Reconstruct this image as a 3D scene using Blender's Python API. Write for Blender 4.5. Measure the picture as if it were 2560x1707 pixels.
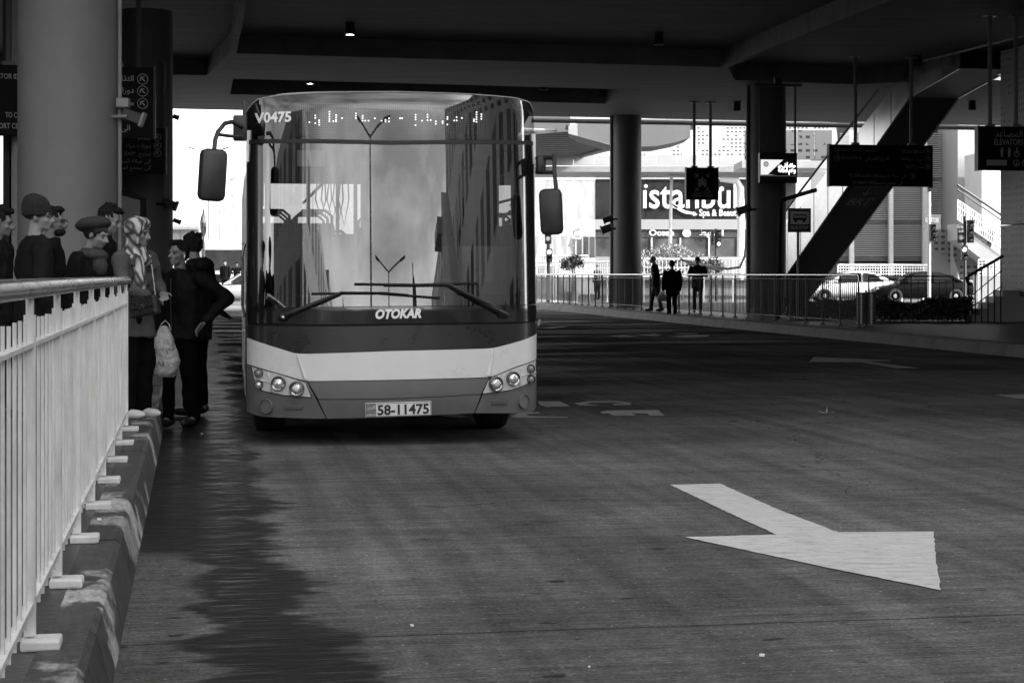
import bpy, math, random
import numpy as np
from mathutils import Vector, Matrix, noise
from mathutils.geometry import tessellate_polygon
random.seed(7)
PI = math.pi
for o in list(bpy.data.objects): bpy.data.objects.remove(o)
sc = bpy.context.scene
COL = sc.collection

# ------------------------------------------------------------ camera, sky, sun, exposure
F = 4500.0                      # focal length in photo pixels (2560 wide)
HZ = 686.0                      # horizon row in the photo
CZ = 1.35                       # eye height
cd = bpy.data.cameras.new("camera"); cam = bpy.data.objects.new("camera", cd); COL.objects.link(cam)
cam.location = (0, 0, CZ); cam.rotation_euler = (PI/2, 0, 0)
cd.sensor_width = 36; cd.lens = 36*F/2560; cd.shift_y = -(853.5-HZ)/2560
cd.clip_start = 0.05; cd.clip_end = 3000
sc.camera = cam
SUN_DIR = Vector((0.88, -0.34, 0.52)).normalized()        # towards the sun
elev = math.asin(SUN_DIR.z); az = math.atan2(SUN_DIR.x, SUN_DIR.y)
w = bpy.data.worlds.new("World"); sc.world = w; w.use_nodes = True
nt = w.node_tree; nt.nodes.clear()
out = nt.nodes.new('ShaderNodeOutputWorld'); bg = nt.nodes.new('ShaderNodeBackground')
sky = nt.nodes.new('ShaderNodeTexSky'); sky.sky_type = 'NISHITA'; sky.sun_disc = False
sky.sun_elevation = elev; sky.sun_rotation = az; sky.air_density = 1.0; sky.dust_density = 2.5
bw = nt.nodes.new('ShaderNodeRGBToBW')
tc = nt.nodes.new('ShaderNodeTexCoord'); mp = nt.nodes.new('ShaderNodeMapping'); mp.inputs['Scale'].default_value = (2.2, 2.2, 5.5)
nz = nt.nodes.new('ShaderNodeTexNoise'); nz.inputs['Scale'].default_value = 1.7; nz.inputs['Detail'].default_value = 7; nz.inputs['Roughness'].default_value = .55
mr = nt.nodes.new('ShaderNodeMapRange'); mr.inputs['From Min'].default_value = .35; mr.inputs['From Max'].default_value = .68
mr.inputs['To Min'].default_value = .55; mr.inputs['To Max'].default_value = 1.8
mu = nt.nodes.new('ShaderNodeMath'); mu.operation = 'MULTIPLY'
L = nt.links.new
L(sky.outputs[0], bw.inputs[0]); L(tc.outputs['Generated'], mp.inputs[0]); L(mp.outputs[0], nz.inputs['Vector'])
L(nz.outputs[0], mr.inputs[0]); L(bw.outputs[0], mu.inputs[0]); L(mr.outputs[0], mu.inputs[1]); L(mu.outputs[0], bg.inputs['Color'])
bg.inputs['Strength'].default_value = 0.15; L(bg.outputs[0], out.inputs['Surface'])
sl = bpy.data.lights.new("sun", 'SUN'); sl.energy = 2.0; sl.angle = math.radians(.5); sl.color = (1, 1, 1)
so = bpy.data.objects.new("sun", sl); COL.objects.link(so); so.rotation_euler = SUN_DIR.to_track_quat('Z', 'Y').to_euler(); so.location = (20, -20, 30)
sc.view_settings.view_transform = 'Standard'; sc.view_settings.look = 'None'; sc.view_settings.gamma = 1
sc.view_settings.exposure = 2.05; sc.view_settings.use_curve_mapping = False
sc.cycles.max_bounces = 7; sc.cycles.diffuse_bounces = 4; sc.cycles.glossy_bounces = 4; sc.cycles.transparent_max_bounces = 16
sc.cycles.caustics_reflective = False; sc.cycles.caustics_refractive = False
sc.cycles.use_denoising = True; sc.cycles.sample_clamp_indirect = 6

# ------------------------------------------------------------ frames and helpers
TH = math.radians(10)           # the bus lane runs 10 degrees off the view axis
CT, ST = math.cos(TH), math.sin(TH)
def S(u, v, z=0.0): return Vector((u*CT - v*ST, u*ST + v*CT, z))
def PX(px, py, D): return Vector(((px-1280)/F*D, D, CZ+(HZ-py)/F*D))
def GZ(px, py, z=0.0):
    D = (CZ-z)*F/(py-HZ); return Vector(((px-1280)/F*D, D, z))
def UV(p): return (p.x*CT+p.y*ST, -p.x*ST+p.y*CT)

MATS = {}
def mat(name, v=.5, rough=.6, metal=0, spec=.5, var=0, scale=6, bump=0, bscale=40, emit=0, stretch=(1,1,1), coat=0, detail=5):
    if name in MATS: return MATS[name]
    m = bpy.data.materials.new(name); m.use_nodes = True; t = m.node_tree; b = t.nodes['Principled BSDF']
    b.inputs['Base Color'].default_value = (v, v, v, 1); b.inputs['Roughness'].default_value = rough
    b.inputs['Metallic'].default_value = metal; b.inputs['Specular IOR Level'].default_value = spec
    if coat: b.inputs['Coat Weight'].default_value = coat; b.inputs['Coat Roughness'].default_value = .03
    c = t.nodes.new('ShaderNodeTexCoord'); mp = t.nodes.new('ShaderNodeMapping'); mp.inputs['Scale'].default_value = stretch
    t.links.new(c.outputs['Object'], mp.inputs[0])
    if var:
        n = t.nodes.new('ShaderNodeTexNoise'); n.inputs['Scale'].default_value = scale; n.inputs['Detail'].default_value = detail; n.inputs['Roughness'].default_value = .62
        t.links.new(mp.outputs[0], n.inputs['Vector'])
        r = t.nodes.new('ShaderNodeMapRange'); r.inputs['From Min'].default_value = .28; r.inputs['From Max'].default_value = .72
        r.inputs['To Min'].default_value = v*(1-var); r.inputs['To Max'].default_value = v*(1+var)
        t.links.new(n.outputs[0], r.inputs[0]); t.links.new(r.outputs[0], b.inputs['Base Color'])
        r2 = t.nodes.new('ShaderNodeMapRange'); r2.inputs['To Min'].default_value = max(rough-.12, .02); r2.inputs['To Max'].default_value = min(rough+.12, 1)
        t.links.new(n.outputs[0], r2.inputs[0]); t.links.new(r2.outputs[0], b.inputs['Roughness'])
    if bump:
        n = t.nodes.new('ShaderNodeTexNoise'); n.inputs['Scale'].default_value = bscale; n.inputs['Detail'].default_value = 4
        t.links.new(mp.outputs[0], n.inputs['Vector'])
        bp = t.nodes.new('ShaderNodeBump'); bp.inputs['Strength'].default_value = bump; bp.inputs['Distance'].default_value = .02
        t.links.new(n.outputs[0], bp.inputs['Height']); t.links.new(bp.outputs[0], b.inputs['Normal'])
    if emit:
        b.inputs['Emission Color'].default_value = (1, 1, 1, 1); b.inputs['Emission Strength'].default_value = emit
    MATS[name] = m; return m

def glass(name, tint=.8, refl=.2, grazing=.8, rough=0.0):
    """A pane: part mirror, part clear, with its own body tint."""
    if name in MATS: return MATS[name]
    m = bpy.data.materials.new(name); m.use_nodes = True; t = m.node_tree; t.nodes.clear()
    o = t.nodes.new('ShaderNodeOutputMaterial'); mx = t.nodes.new('ShaderNodeMixShader')
    tr = t.nodes.new('ShaderNodeBsdfTransparent'); tr.inputs[0].default_value = (tint,)*3+(1,)
    gl = t.nodes.new('ShaderNodeBsdfGlossy'); gl.inputs['Roughness'].default_value = rough; gl.inputs['Color'].default_value = (1, 1, 1, 1)
    lw = t.nodes.new('ShaderNodeLayerWeight'); lw.inputs[0].default_value = .5
    pw = t.nodes.new('ShaderNodeMath'); pw.operation = 'POWER'; pw.inputs[1].default_value = 3
    r = t.nodes.new('ShaderNodeMapRange'); r.inputs['To Min'].default_value = refl; r.inputs['To Max'].default_value = grazing
    t.links.new(lw.outputs['Facing'], pw.inputs[0]); t.links.new(pw.outputs[0], r.inputs[0]); t.links.new(r.outputs[0], mx.inputs[0])
    t.links.new(tr.outputs[0], mx.inputs[1]); t.links.new(gl.outputs[0], mx.inputs[2]); t.links.new(mx.outputs[0], o.inputs[0])
    MATS[name] = m; return m

def perf_mat(name, v=.55, hole=.03, sx=.12, sz=.14, dens=.5, zone=.35, rough=.45):
    """Sheet metal with punched slots: pattern in the sheet itself."""
    if name in MATS: return MATS[name]
    m = mat(name, v, rough); t = m.node_tree; b = t.nodes['Principled BSDF']
    c = t.nodes.new('ShaderNodeTexCoord'); sp = t.nodes.new('ShaderNodeSeparateXYZ'); t.links.new(c.outputs['Object'], sp.inputs[0])
    def M(op, a, b2=None):
        n = t.nodes.new('ShaderNodeMath'); n.operation = op
        for i, q in enumerate((a, b2)):
            if q is None: continue
            if isinstance(q, (int, float)): n.inputs[i].default_value = q
            else: t.links.new(q, n.inputs[i])
        return n.outputs[0]
    ad = M('ADD', sp.outputs[0], sp.outputs[1])
    gx = M('DIVIDE', ad, sx); gz = M('DIVIDE', sp.outputs[2], sz)
    fx = M('FRACT', gx); fz = M('FRACT', gz)
    inx = M('LESS_THAN', M('ABSOLUTE', M('SUBTRACT', fx, .5)), .27); inz = M('LESS_THAN', M('ABSOLUTE', M('SUBTRACT', fz, .5)), .2)
    cb = t.nodes.new('ShaderNodeCombineXYZ'); t.links.new(M('FLOOR', gx), cb.inputs[0]); t.links.new(M('FLOOR', gz), cb.inputs[2])
    wn = t.nodes.new('ShaderNodeTexWhiteNoise'); t.links.new(cb.outputs[0], wn.inputs['Vector'])
    nn = t.nodes.new('ShaderNodeTexNoise'); nn.inputs['Scale'].default_value = .9/max(sx*6, .1); t.links.new(c.outputs['Object'], nn.inputs['Vector'])
    z = M('MULTIPLY', M('LESS_THAN', wn.outputs['Value'], dens+.3), M('GREATER_THAN', nn.outputs[0], zone+.1))
    k = M('MULTIPLY', M('MULTIPLY', inx, inz), z)
    mx = t.nodes.new('ShaderNodeMapRange'); mx.inputs['To Min'].default_value = v; mx.inputs['To Max'].default_value = hole
    t.links.new(k, mx.inputs[0]); t.links.new(mx.outputs[0], b.inputs['Base Color'])
    return m

# ---- text (made once, before the scene fills up)
AR = {'ا': 'FE8D FE8E', 'أ': 'FE83 FE84', 'ى': 'FEEF FEF0', 'ة': 'FE93 FE94', 'د': 'FEA9 FEAA', 'ذ': 'FEAB FEAC', 'ر': 'FEAD FEAE', 'ز': 'FEAF FEB0', 'و': 'FEED FEEE',
      'ئ': 'FE89 FE8A FE8B FE8C', 'ب': 'FE8F', 'ت': 'FE95', 'ج': 'FE9D', 'ح': 'FEA1', 'خ': 'FEA5', 'س': 'FEB1', 'ش': 'FEB5', 'ص': 'FEB9', 'ط': 'FEC1', 'ظ': 'FEC5', 'ع': 'FEC9', 'غ': 'FECD',
      'ف': 'FED1', 'ق': 'FED5', 'ك': 'FED9', 'ل': 'FEDD', 'م': 'FEE1', 'ن': 'FEE5', 'ه': 'FEE9', 'ي': 'FEF1'}
def shape(s):
    """Joined Arabic letter forms, in visual order."""
    def forms(c):
        f = AR.get(c)
        if not f: return None
        f = [int(q, 16) for q in f.split()]
        return [f[0]+i for i in range(4)] if len(f) == 1 else f
    if not any(c in AR for c in s): return s
    o = []; n = len(s); i = 0; prevjoin = False
    while i < n:
        c = s[i]; f = forms(c)
        if not f: o.append(c); prevjoin = False; i += 1; continue
        if c == 'ل' and i+1 < n and s[i+1] == 'ا':
            o.append(chr(0xFEFC if prevjoin else 0xFEFB)); prevjoin = False; i += 2; continue
        nj = i+1 < n and forms(s[i+1]) is not None
        dual = len(f) == 4
        k = (3 if nj and dual else 1) if prevjoin else (2 if nj and dual else 0)
        o.append(chr(f[k])); prevjoin = dual and nj; i += 1
    return ''.join(reversed(o))
_TX = {}
def text_geo(s, bold=.0, shear=0, space=1.0):
    k = (s, bold, shear, space)
    if k in _TX: return _TX[k]
    c = bpy.data.curves.new('t', 'FONT'); c.body = shape(s); c.size = 1; c.resolution_u = 3; c.offset = bold; c.shear = shear; c.space_character = space
    o = bpy.data.objects.new('t', c); tmp = bpy.data.scenes.new('tmp'); tmp.collection.objects.link(o)
    with bpy.context.temp_override(scene=tmp, view_layer=tmp.view_layers[0]):
        dg = bpy.context.evaluated_depsgraph_get(); dg.update()
        me = bpy.data.meshes.new_from_object(o.evaluated_get(dg), depsgraph=dg)
    V = [(v.co.x, v.co.y) for v in me.vertices]; P = [tuple(p.vertices) for p in me.polygons]
    bpy.data.objects.remove(o); bpy.data.scenes.remove(tmp); bpy.data.meshes.remove(me); bpy.data.curves.remove(c)
    if V:
        x0 = min(v[0] for v in V); x1 = max(v[0] for v in V)
    else: x0 = x1 = 0
    _TX[k] = (V, P, x0, x1); return _TX[k]

class MB:
    """Collects vertices and faces for one mesh object."""
    def __init__(s): s.v = []; s.f = []; s.m = []; s.mi = 0
    def add(s, vs, fs, M=None):
        b = len(s.v)
        s.v += [tuple(M @ Vector(q)) for q in vs] if M else [tuple(q) for q in vs]
        s.f += [tuple(b+i for i in f) for f in fs]; s.m += [s.mi]*len(fs); return s
    def box(s, c, d, R=None, bev=0):
        x, y, z = d[0]/2, d[1]/2, d[2]/2
        if bev:
            bm = bmesh_box(x, y, z, bev); vs, fs = bm
        else:
            vs = [(-x,-y,-z),(x,-y,-z),(x,y,-z),(-x,y,-z),(-x,-y,z),(x,-y,z),(x,y,z),(-x,y,z)]
            fs = [(0,3,2,1),(4,5,6,7),(0,1,5,4),(1,2,6,5),(2,3,7,6),(3,0,4,7)]
        M = Matrix.Translation(Vector(c)) @ (R.to_4x4() if R else Matrix())
        return s.add(vs, fs, M)
    def tube(s, pts, r, n=10, cap=True):
        pts = [Vector(p) for p in pts]; rs = r if isinstance(r, (list, tuple)) else [r]*len(pts)
        ring = []; up = None
        for i, p in enumerate(pts):
            d = (pts[min(i+1, len(pts)-1)] - pts[max(i-1, 0)]).normalized()
            if up is None: up = Vector((0,0,1)) if abs(d.z) < .9 else Vector((1,0,0))
            a = d.cross(up).normalized(); b = a.cross(d).normalized(); up = b
            ring.append([p + (a*math.cos(t*2*PI/n) + b*math.sin(t*2*PI/n))*rs[i] for t in range(n)])
        vs = [q for g in ring for q in g]; fs = []
        for i in range(len(pts)-1):
            for t in range(n):
                u = (t+1) % n; fs.append((i*n+t, i*n+u, (i+1)*n+u, (i+1)*n+t))
        if cap: fs.append(tuple(range(n))[::-1]); fs.append(tuple((len(pts)-1)*n+t for t in range(n)))
        return s.add(vs, fs)
    def lathe(s, prof, c=(0,0,0), n=24, M=None):
        vs = []; fs = []
        for r, z in prof:
            for t in range(n): vs.append((r*math.cos(2*PI*t/n), r*math.sin(2*PI*t/n), z))
        for i in range(len(prof)-1):
            for t in range(n):
                u = (t+1) % n; fs.append((i*n+t, i*n+u, (i+1)*n+u, (i+1)*n+t))
        if prof[0][0] > 1e-6: fs.append(tuple(range(n))[::-1])
        if prof[-1][0] > 1e-6: fs.append(tuple((len(prof)-1)*n+t for t in range(n)))
        return s.add(vs, fs, Matrix.Translation(Vector(c)) @ (M or Matrix()))
    def ell(s, c, r, R=None, n=14, m=9):
        vs = []; fs = []
        for i in range(m+1):
            a = PI*i/m
            for t in range(n): vs.append((r[0]*math.sin(a)*math.cos(2*PI*t/n), r[1]*math.sin(a)*math.sin(2*PI*t/n), -r[2]*math.cos(a)))
        for i in range(m):
            for t in range(n):
                u = (t+1) % n; fs.append((i*n+t, i*n+u, (i+1)*n+u, (i+1)*n+t))
        return s.add(vs, fs, Matrix.Translation(Vector(c)) @ (R.to_4x4() if R else Matrix()))
    def cap(s, a, b, ra, rb, n=12):
        a, b = Vector(a), Vector(b); s.tube([a, b], [ra, rb], n); s.ell(a, (ra,)*3, n=n, m=6); s.ell(b, (rb,)*3, n=n, m=6); return s
    def loft(s, rings, n=20):
        """rings: (centre, rx, ry, yaw) stacked along z; closed at both ends."""
        vs = []; fs = []
        for c, rx, ry, *y in rings:
            a = y[0] if y else 0
            for t in range(n):
                x = rx*math.cos(2*PI*t/n); q = ry*math.sin(2*PI*t/n)
                vs.append((c[0]+x*math.cos(a)-q*math.sin(a), c[1]+x*math.sin(a)+q*math.cos(a), c[2]))
        for i in range(len(rings)-1):
            for t in range(n):
                u = (t+1) % n; fs.append((i*n+t, i*n+u, (i+1)*n+u, (i+1)*n+t))
        fs.append(tuple(range(n))[::-1]); fs.append(tuple((len(rings)-1)*n+t for t in range(n)))
        return s.add(vs, fs)
    def prism(s, poly, t, M=None, holes=()):
        """poly in XZ, front face at y=0, thickness t towards +y; poly may have holes."""
        loops = [list(poly)]+[list(h) for h in holes]; flat = [q for l in loops for q in l]; n = len(flat)
        tri = tessellate_polygon([[Vector((q[0], q[1], 0)) for q in l] for l in loops])
        vs = [(q[0], 0, q[1]) for q in flat]+[(q[0], t, q[1]) for q in flat]; fs = []
        for a in tri:
            A, B, C = (flat[i] for i in a)
            cr = (B[0]-A[0])*(C[1]-A[1])-(B[1]-A[1])*(C[0]-A[0])
            a = tuple(a) if cr > 0 else tuple(a)[::-1]
            fs.append(a)
            if t: fs.append(tuple(i+n for i in a)[::-1])
        if t:
            k = 0
            for l in loops:
                m = len(l)
                ar = sum(l[i][0]*l[(i+1)%m][1]-l[(i+1)%m][0]*l[i][1] for i in range(m))
                for i in range(m):
                    j = (i+1) % m; q = (k+i, k+i+n, k+j+n, k+j)
                    fs.append(q if (ar > 0) else q[::-1])
                k += m
        else: vs = vs[:n]
        return s.add(vs, fs, M)
    def txt(s, t, x, z, h, M=None, align='L', bold=.0, shear=0, y=0, w=None, space=1.0):
        """flat lettering in the XZ plane; h is the font size."""
        V, P, x0, x1 = text_geo(t, bold, shear, space)
        kx = h if w is None else w/max(x1-x0, 1e-6)
        off = {'L': -x0, 'R': -x1, 'C': -(x0+x1)/2}[align]
        return s.add([((a+off)*kx+x, y, b*h+z) for a, b in V], P, M)
    def ring(s, x, z, r, t, y=0, n=28, M=None):
        vs = []; fs = []
        for i in range(n):
            a = 2*PI*i/n
            for q in (r-t, r): vs.append((x+q*math.cos(a), y, z+q*math.sin(a)))
        for i in range(n):
            j = (i+1) % n; fs.append((2*i, 2*i+1, 2*j+1, 2*j))
        return s.add(vs, fs, M)
    def poly(s, pts, y=0, M=None): return s.prism(pts, 0, (M or Matrix()) @ Matrix.Translation((0, y, 0)))
    def arrow(s, x, z, L, ang, y=0, t=None, M=None):
        t = t or L*.16; h = L*.42
        P = [(-L/2, -t/2), (L*.25, -t/2), (L*.25-h*.55, -h), (L*.25-h*.2, -h-t*.6), (L/2, 0), (L*.25-h*.2, h+t*.6), (L*.25-h*.55, h), (L*.25, t/2), (-L/2, t/2)]
        c, q = math.cos(ang), math.sin(ang)
        return s.poly([(x+a*c-b*q, z+a*q+b*c) for a, b in P], y, M)
    def build(s, name, mats, parent=None, world=True, smooth=False, auto=None):
        me = bpy.data.meshes.new(name)
        off = Vector((0,0,0))
        if parent is not None and world:
            p = parent
            while p is not None: off += p.location; p = p.parent
        me.from_pydata([(a-off.x, b-off.y, c-off.z) for a, b, c in s.v], [], s.f)
        mats = mats if isinstance(mats, (list, tuple)) else [mats]
        for m in mats: me.materials.append(m)
        if len(mats) > 1: me.polygons.foreach_set('material_index', s.m)
        if smooth or auto: me.polygons.foreach_set('use_smooth', [True]*len(me.polygons))
        if auto: me.set_sharp_from_angle(angle=math.radians(auto))
        me.update()
        o = bpy.data.objects.new(name, me); COL.objects.link(o)
        if parent is not None: o.parent = parent
        return o

import bmesh
_BB = {}
def bmesh_box(x, y, z, bev):
    k = (round(x,4), round(y,4), round(z,4), bev)
    if k in _BB: return _BB[k]
    bm = bmesh.new(); bmesh.ops.create_cube(bm, size=2)
    for v in bm.verts: v.co = Vector((v.co.x*x, v.co.y*y, v.co.z*z))
    bmesh.ops.bevel(bm, geom=bm.edges[:], offset=bev, segments=2, profile=.5, affect='EDGES')
    bm.verts.index_update()
    r = ([tuple(v.co) for v in bm.verts], [tuple(v.index for v in f.verts) for f in bm.faces]); bm.free()
    _BB[k] = r; return r

def remesh(mb, voxel, smooth=2, name='m', disp=0, dscale=8, seed=0):
    """One continuous skin over overlapping forms."""
    me = bpy.data.meshes.new('t'); me.from_pydata(mb.v, [], mb.f)
    o = bpy.data.objects.new('t', me); tmp = bpy.data.scenes.new('tmp'); tmp.collection.objects.link(o)
    r = o.modifiers.new('r', 'REMESH'); r.mode = 'VOXEL'; r.voxel_size = voxel
    if smooth: q = o.modifiers.new('s', 'SMOOTH'); q.factor = .5; q.iterations = smooth
    with bpy.context.temp_override(scene=tmp, view_layer=tmp.view_layers[0]):
        dg = bpy.context.evaluated_depsgraph_get(); dg.update()
        m2 = bpy.data.meshes.new_from_object(o.evaluated_get(dg), depsgraph=dg)
    bpy.data.objects.remove(o); bpy.data.scenes.remove(tmp); bpy.data.meshes.remove(me)
    if disp:
        for v in m2.vertices:
            p = v.co*dscale; p.z *= .6
            k = noise.noise(p+Vector((seed, 3, 1)))+.5*noise.noise(p*2.1+Vector((0, seed, 5)))
            v.co += v.normal*disp*k
    out = MB(); out.v = [tuple(v.co) for v in m2.vertices]; out.f = [tuple(p.vertices) for p in m2.polygons]; out.m = [0]*len(out.f)
    bpy.data.meshes.remove(m2); return out

def thing(name, label, cat, loc=(0,0,0), rotz=0, group=None, kind=None):
    o = bpy.data.objects.new(name, None); COL.objects.link(o); o.location = loc; o.rotation_euler = (0,0,rotz); o.empty_display_size = .2
    return tag(o, label, cat, group, kind)
def tag(o, label=None, cat=None, group=None, kind=None):
    if label: o['label'] = label
    if cat: o['category'] = cat
    if group: o['group'] = group
    if kind: o['kind'] = kind
    return o
def copy_tree(o, parent=None):
    c = o.copy(); COL.objects.link(c)
    if parent is not None: c.parent = parent
    for ch in [q for q in bpy.data.objects if q.parent == o]: copy_tree(ch, c)
    return c

# ------------------------------------------------------------ materials
M_conc = mat('deck concrete', .24, .75, var=.3, scale=1.4, stretch=(.25, 3, 1), bump=.15, bscale=12, detail=8)
M_col = mat('column paint', .19, .6, var=.08, scale=3, bump=.05, bscale=60)
M_kerb = mat('kerb concrete', .22, .6, bump=.25, bscale=30)
def _kerb():
    t = M_kerb.node_tree; b = t.nodes['Principled BSDF']; k = t.links.new; c = t.nodes.new('ShaderNodeTexCoord'); fac = []
    for s_, st, d in ((.9, (1, .8, 1), 8), (9, (4, .9, 2), 6), (45, (1, 1, 1), 3)):
        mp = t.nodes.new('ShaderNodeMapping'); mp.inputs['Scale'].default_value = st; k(c.outputs['Object'], mp.inputs[0]); n = t.nodes.new('ShaderNodeTexNoise'); n.inputs['Scale'].default_value = s_; n.inputs['Detail'].default_value = d; n.inputs['Roughness'].default_value = .65; k(mp.outputs[0], n.inputs['Vector']); fac.append(n.outputs[0])
    geo = t.nodes.new('ShaderNodeNewGeometry')
    def R(v, a, b2, c2, d2): n = t.nodes.new('ShaderNodeMapRange'); n.inputs[1].default_value = a; n.inputs[2].default_value = b2; n.inputs[3].default_value = c2; n.inputs[4].default_value = d2; k(v, n.inputs[0]); return n.outputs[0]
    def M(op, a, b2): n = t.nodes.new('ShaderNodeMath'); n.operation = op; k(a, n.inputs[0]); k(b2, n.inputs[1]); return n.outputs[0]
    x = M('MULTIPLY', R(fac[0], .52, .565, .055, .3), R(fac[1], .3, .7, .65, 1.35)); x = M('MULTIPLY', x, R(fac[2], .3, .7, .8, 1.2)); x = M('MULTIPLY', x, R(geo.outputs['Random Per Island'], 0, 1, .75, 1.3)); k(x, b.inputs['Base Color']); k(R(fac[0], .52, .565, .5, .75), b.inputs['Roughness']); b.inputs['Specular IOR Level'].default_value = .15
_kerb()
M_pave = mat('platform paving', .06, .45, var=.5, scale=2.5, bump=.2, bscale=25, detail=8)
M_pave2 = mat('plaza paving', .18, .8, var=.2, scale=.6, bump=.1, bscale=10)
M_white = mat('white road paint', .62, .6, var=.22, scale=5, stretch=(1, 5, 1), bump=.1, bscale=60, detail=9)
def _wear():
    t = M_white.node_tree; b = t.nodes['Principled BSDF']; k = t.links.new; c = t.nodes.new('ShaderNodeTexCoord'); prev = None
    src = b.inputs['Base Color'].links[0].from_socket
    for s_, st, lo, hi, v in ((9, (1, 2.5, 1), .53, .68, .6), (3, (.3, 6, 1), .58, .66, .6), (26, (1, 2, 1), .60, .66, .4)):
        mp = t.nodes.new('ShaderNodeMapping'); mp.inputs['Scale'].default_value = st; mp.inputs['Rotation'].default_value = (0, 0, -TH); k(c.outputs['Object'], mp.inputs[0]); n = t.nodes.new('ShaderNodeTexNoise'); n.inputs['Scale'].default_value = s_; n.inputs['Detail'].default_value = 7; n.inputs['Roughness'].default_value = .7; k(mp.outputs[0], n.inputs['Vector'])
        r = t.nodes.new('ShaderNodeMapRange'); r.inputs[1].default_value = lo; r.inputs[2].default_value = hi; r.inputs[3].default_value = 1; r.inputs[4].default_value = v; k(n.outputs[0], r.inputs[0])
        m_ = t.nodes.new('ShaderNodeMath'); m_.operation = 'MULTIPLY'; k(src, m_.inputs[0]); k(r.outputs[0], m_.inputs[1]); src = m_.outputs[0]
    k(src, b.inputs['Base Color'])
_wear()
M_worn = mat('worn road paint', .3, .6, var=.5, scale=4, stretch=(1, 4, 1), detail=9)
M_dark = mat('dark metal', .02, .45, var=.2, scale=8)
M_black = mat('black plastic', .012, .4)
M_blackm = mat('matt black', .008, .85)
M_steel = mat('brushed steel', .6, .25, metal=1, var=.08, scale=5)
M_fence = mat('galvanised paint', .62, .42, var=.22, scale=7, stretch=(1, 1, .5), bump=.15, bscale=40, detail=9)
M_wsteel = mat('white painted steel', .72, .45, var=.08, scale=4)
M_gsteel = mat('grey painted steel', .25, .45, var=.15, scale=4)
M_wclad = mat('white cladding', .33, .5, var=.06, scale=1)
M_gclad = mat('grey cladding', .32, .5, var=.1, scale=1)
M_sign = mat('sign face', .012, .5, spec=.12)
M_letter = mat('sign lettering', .62, .5)
M_dletter = mat('dim sign lettering', .45, .5)
M_winb = glass('shop window', .25, .25, .8)
M_winr = mat('dark glazing', .03, .08, spec=.4, var=.6, scale=.7, detail=8)
M_led = mat('lamp glow', .9, .4, emit=14)
M_perf = perf_mat('punched white sheet', .4, .06, .22, .2, .55, .33)
M_perfg = perf_mat('punched grey sheet', .13, .01, .34, .3, .5, .35)
M_perfp = perf_mat('punched pillar sheet', .17, .008, .14, .17, .6, .36)
M_leafd = mat('dark leaves', .05, .5, var=.5, scale=9)
M_leafl = mat('pale leaves', .22, .5, var=.5, scale=5)
M_bark = mat('bark', .12, .9, var=.4, scale=12)
M_soil = mat('earth', .07, .95, var=.4, scale=6)

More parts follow.
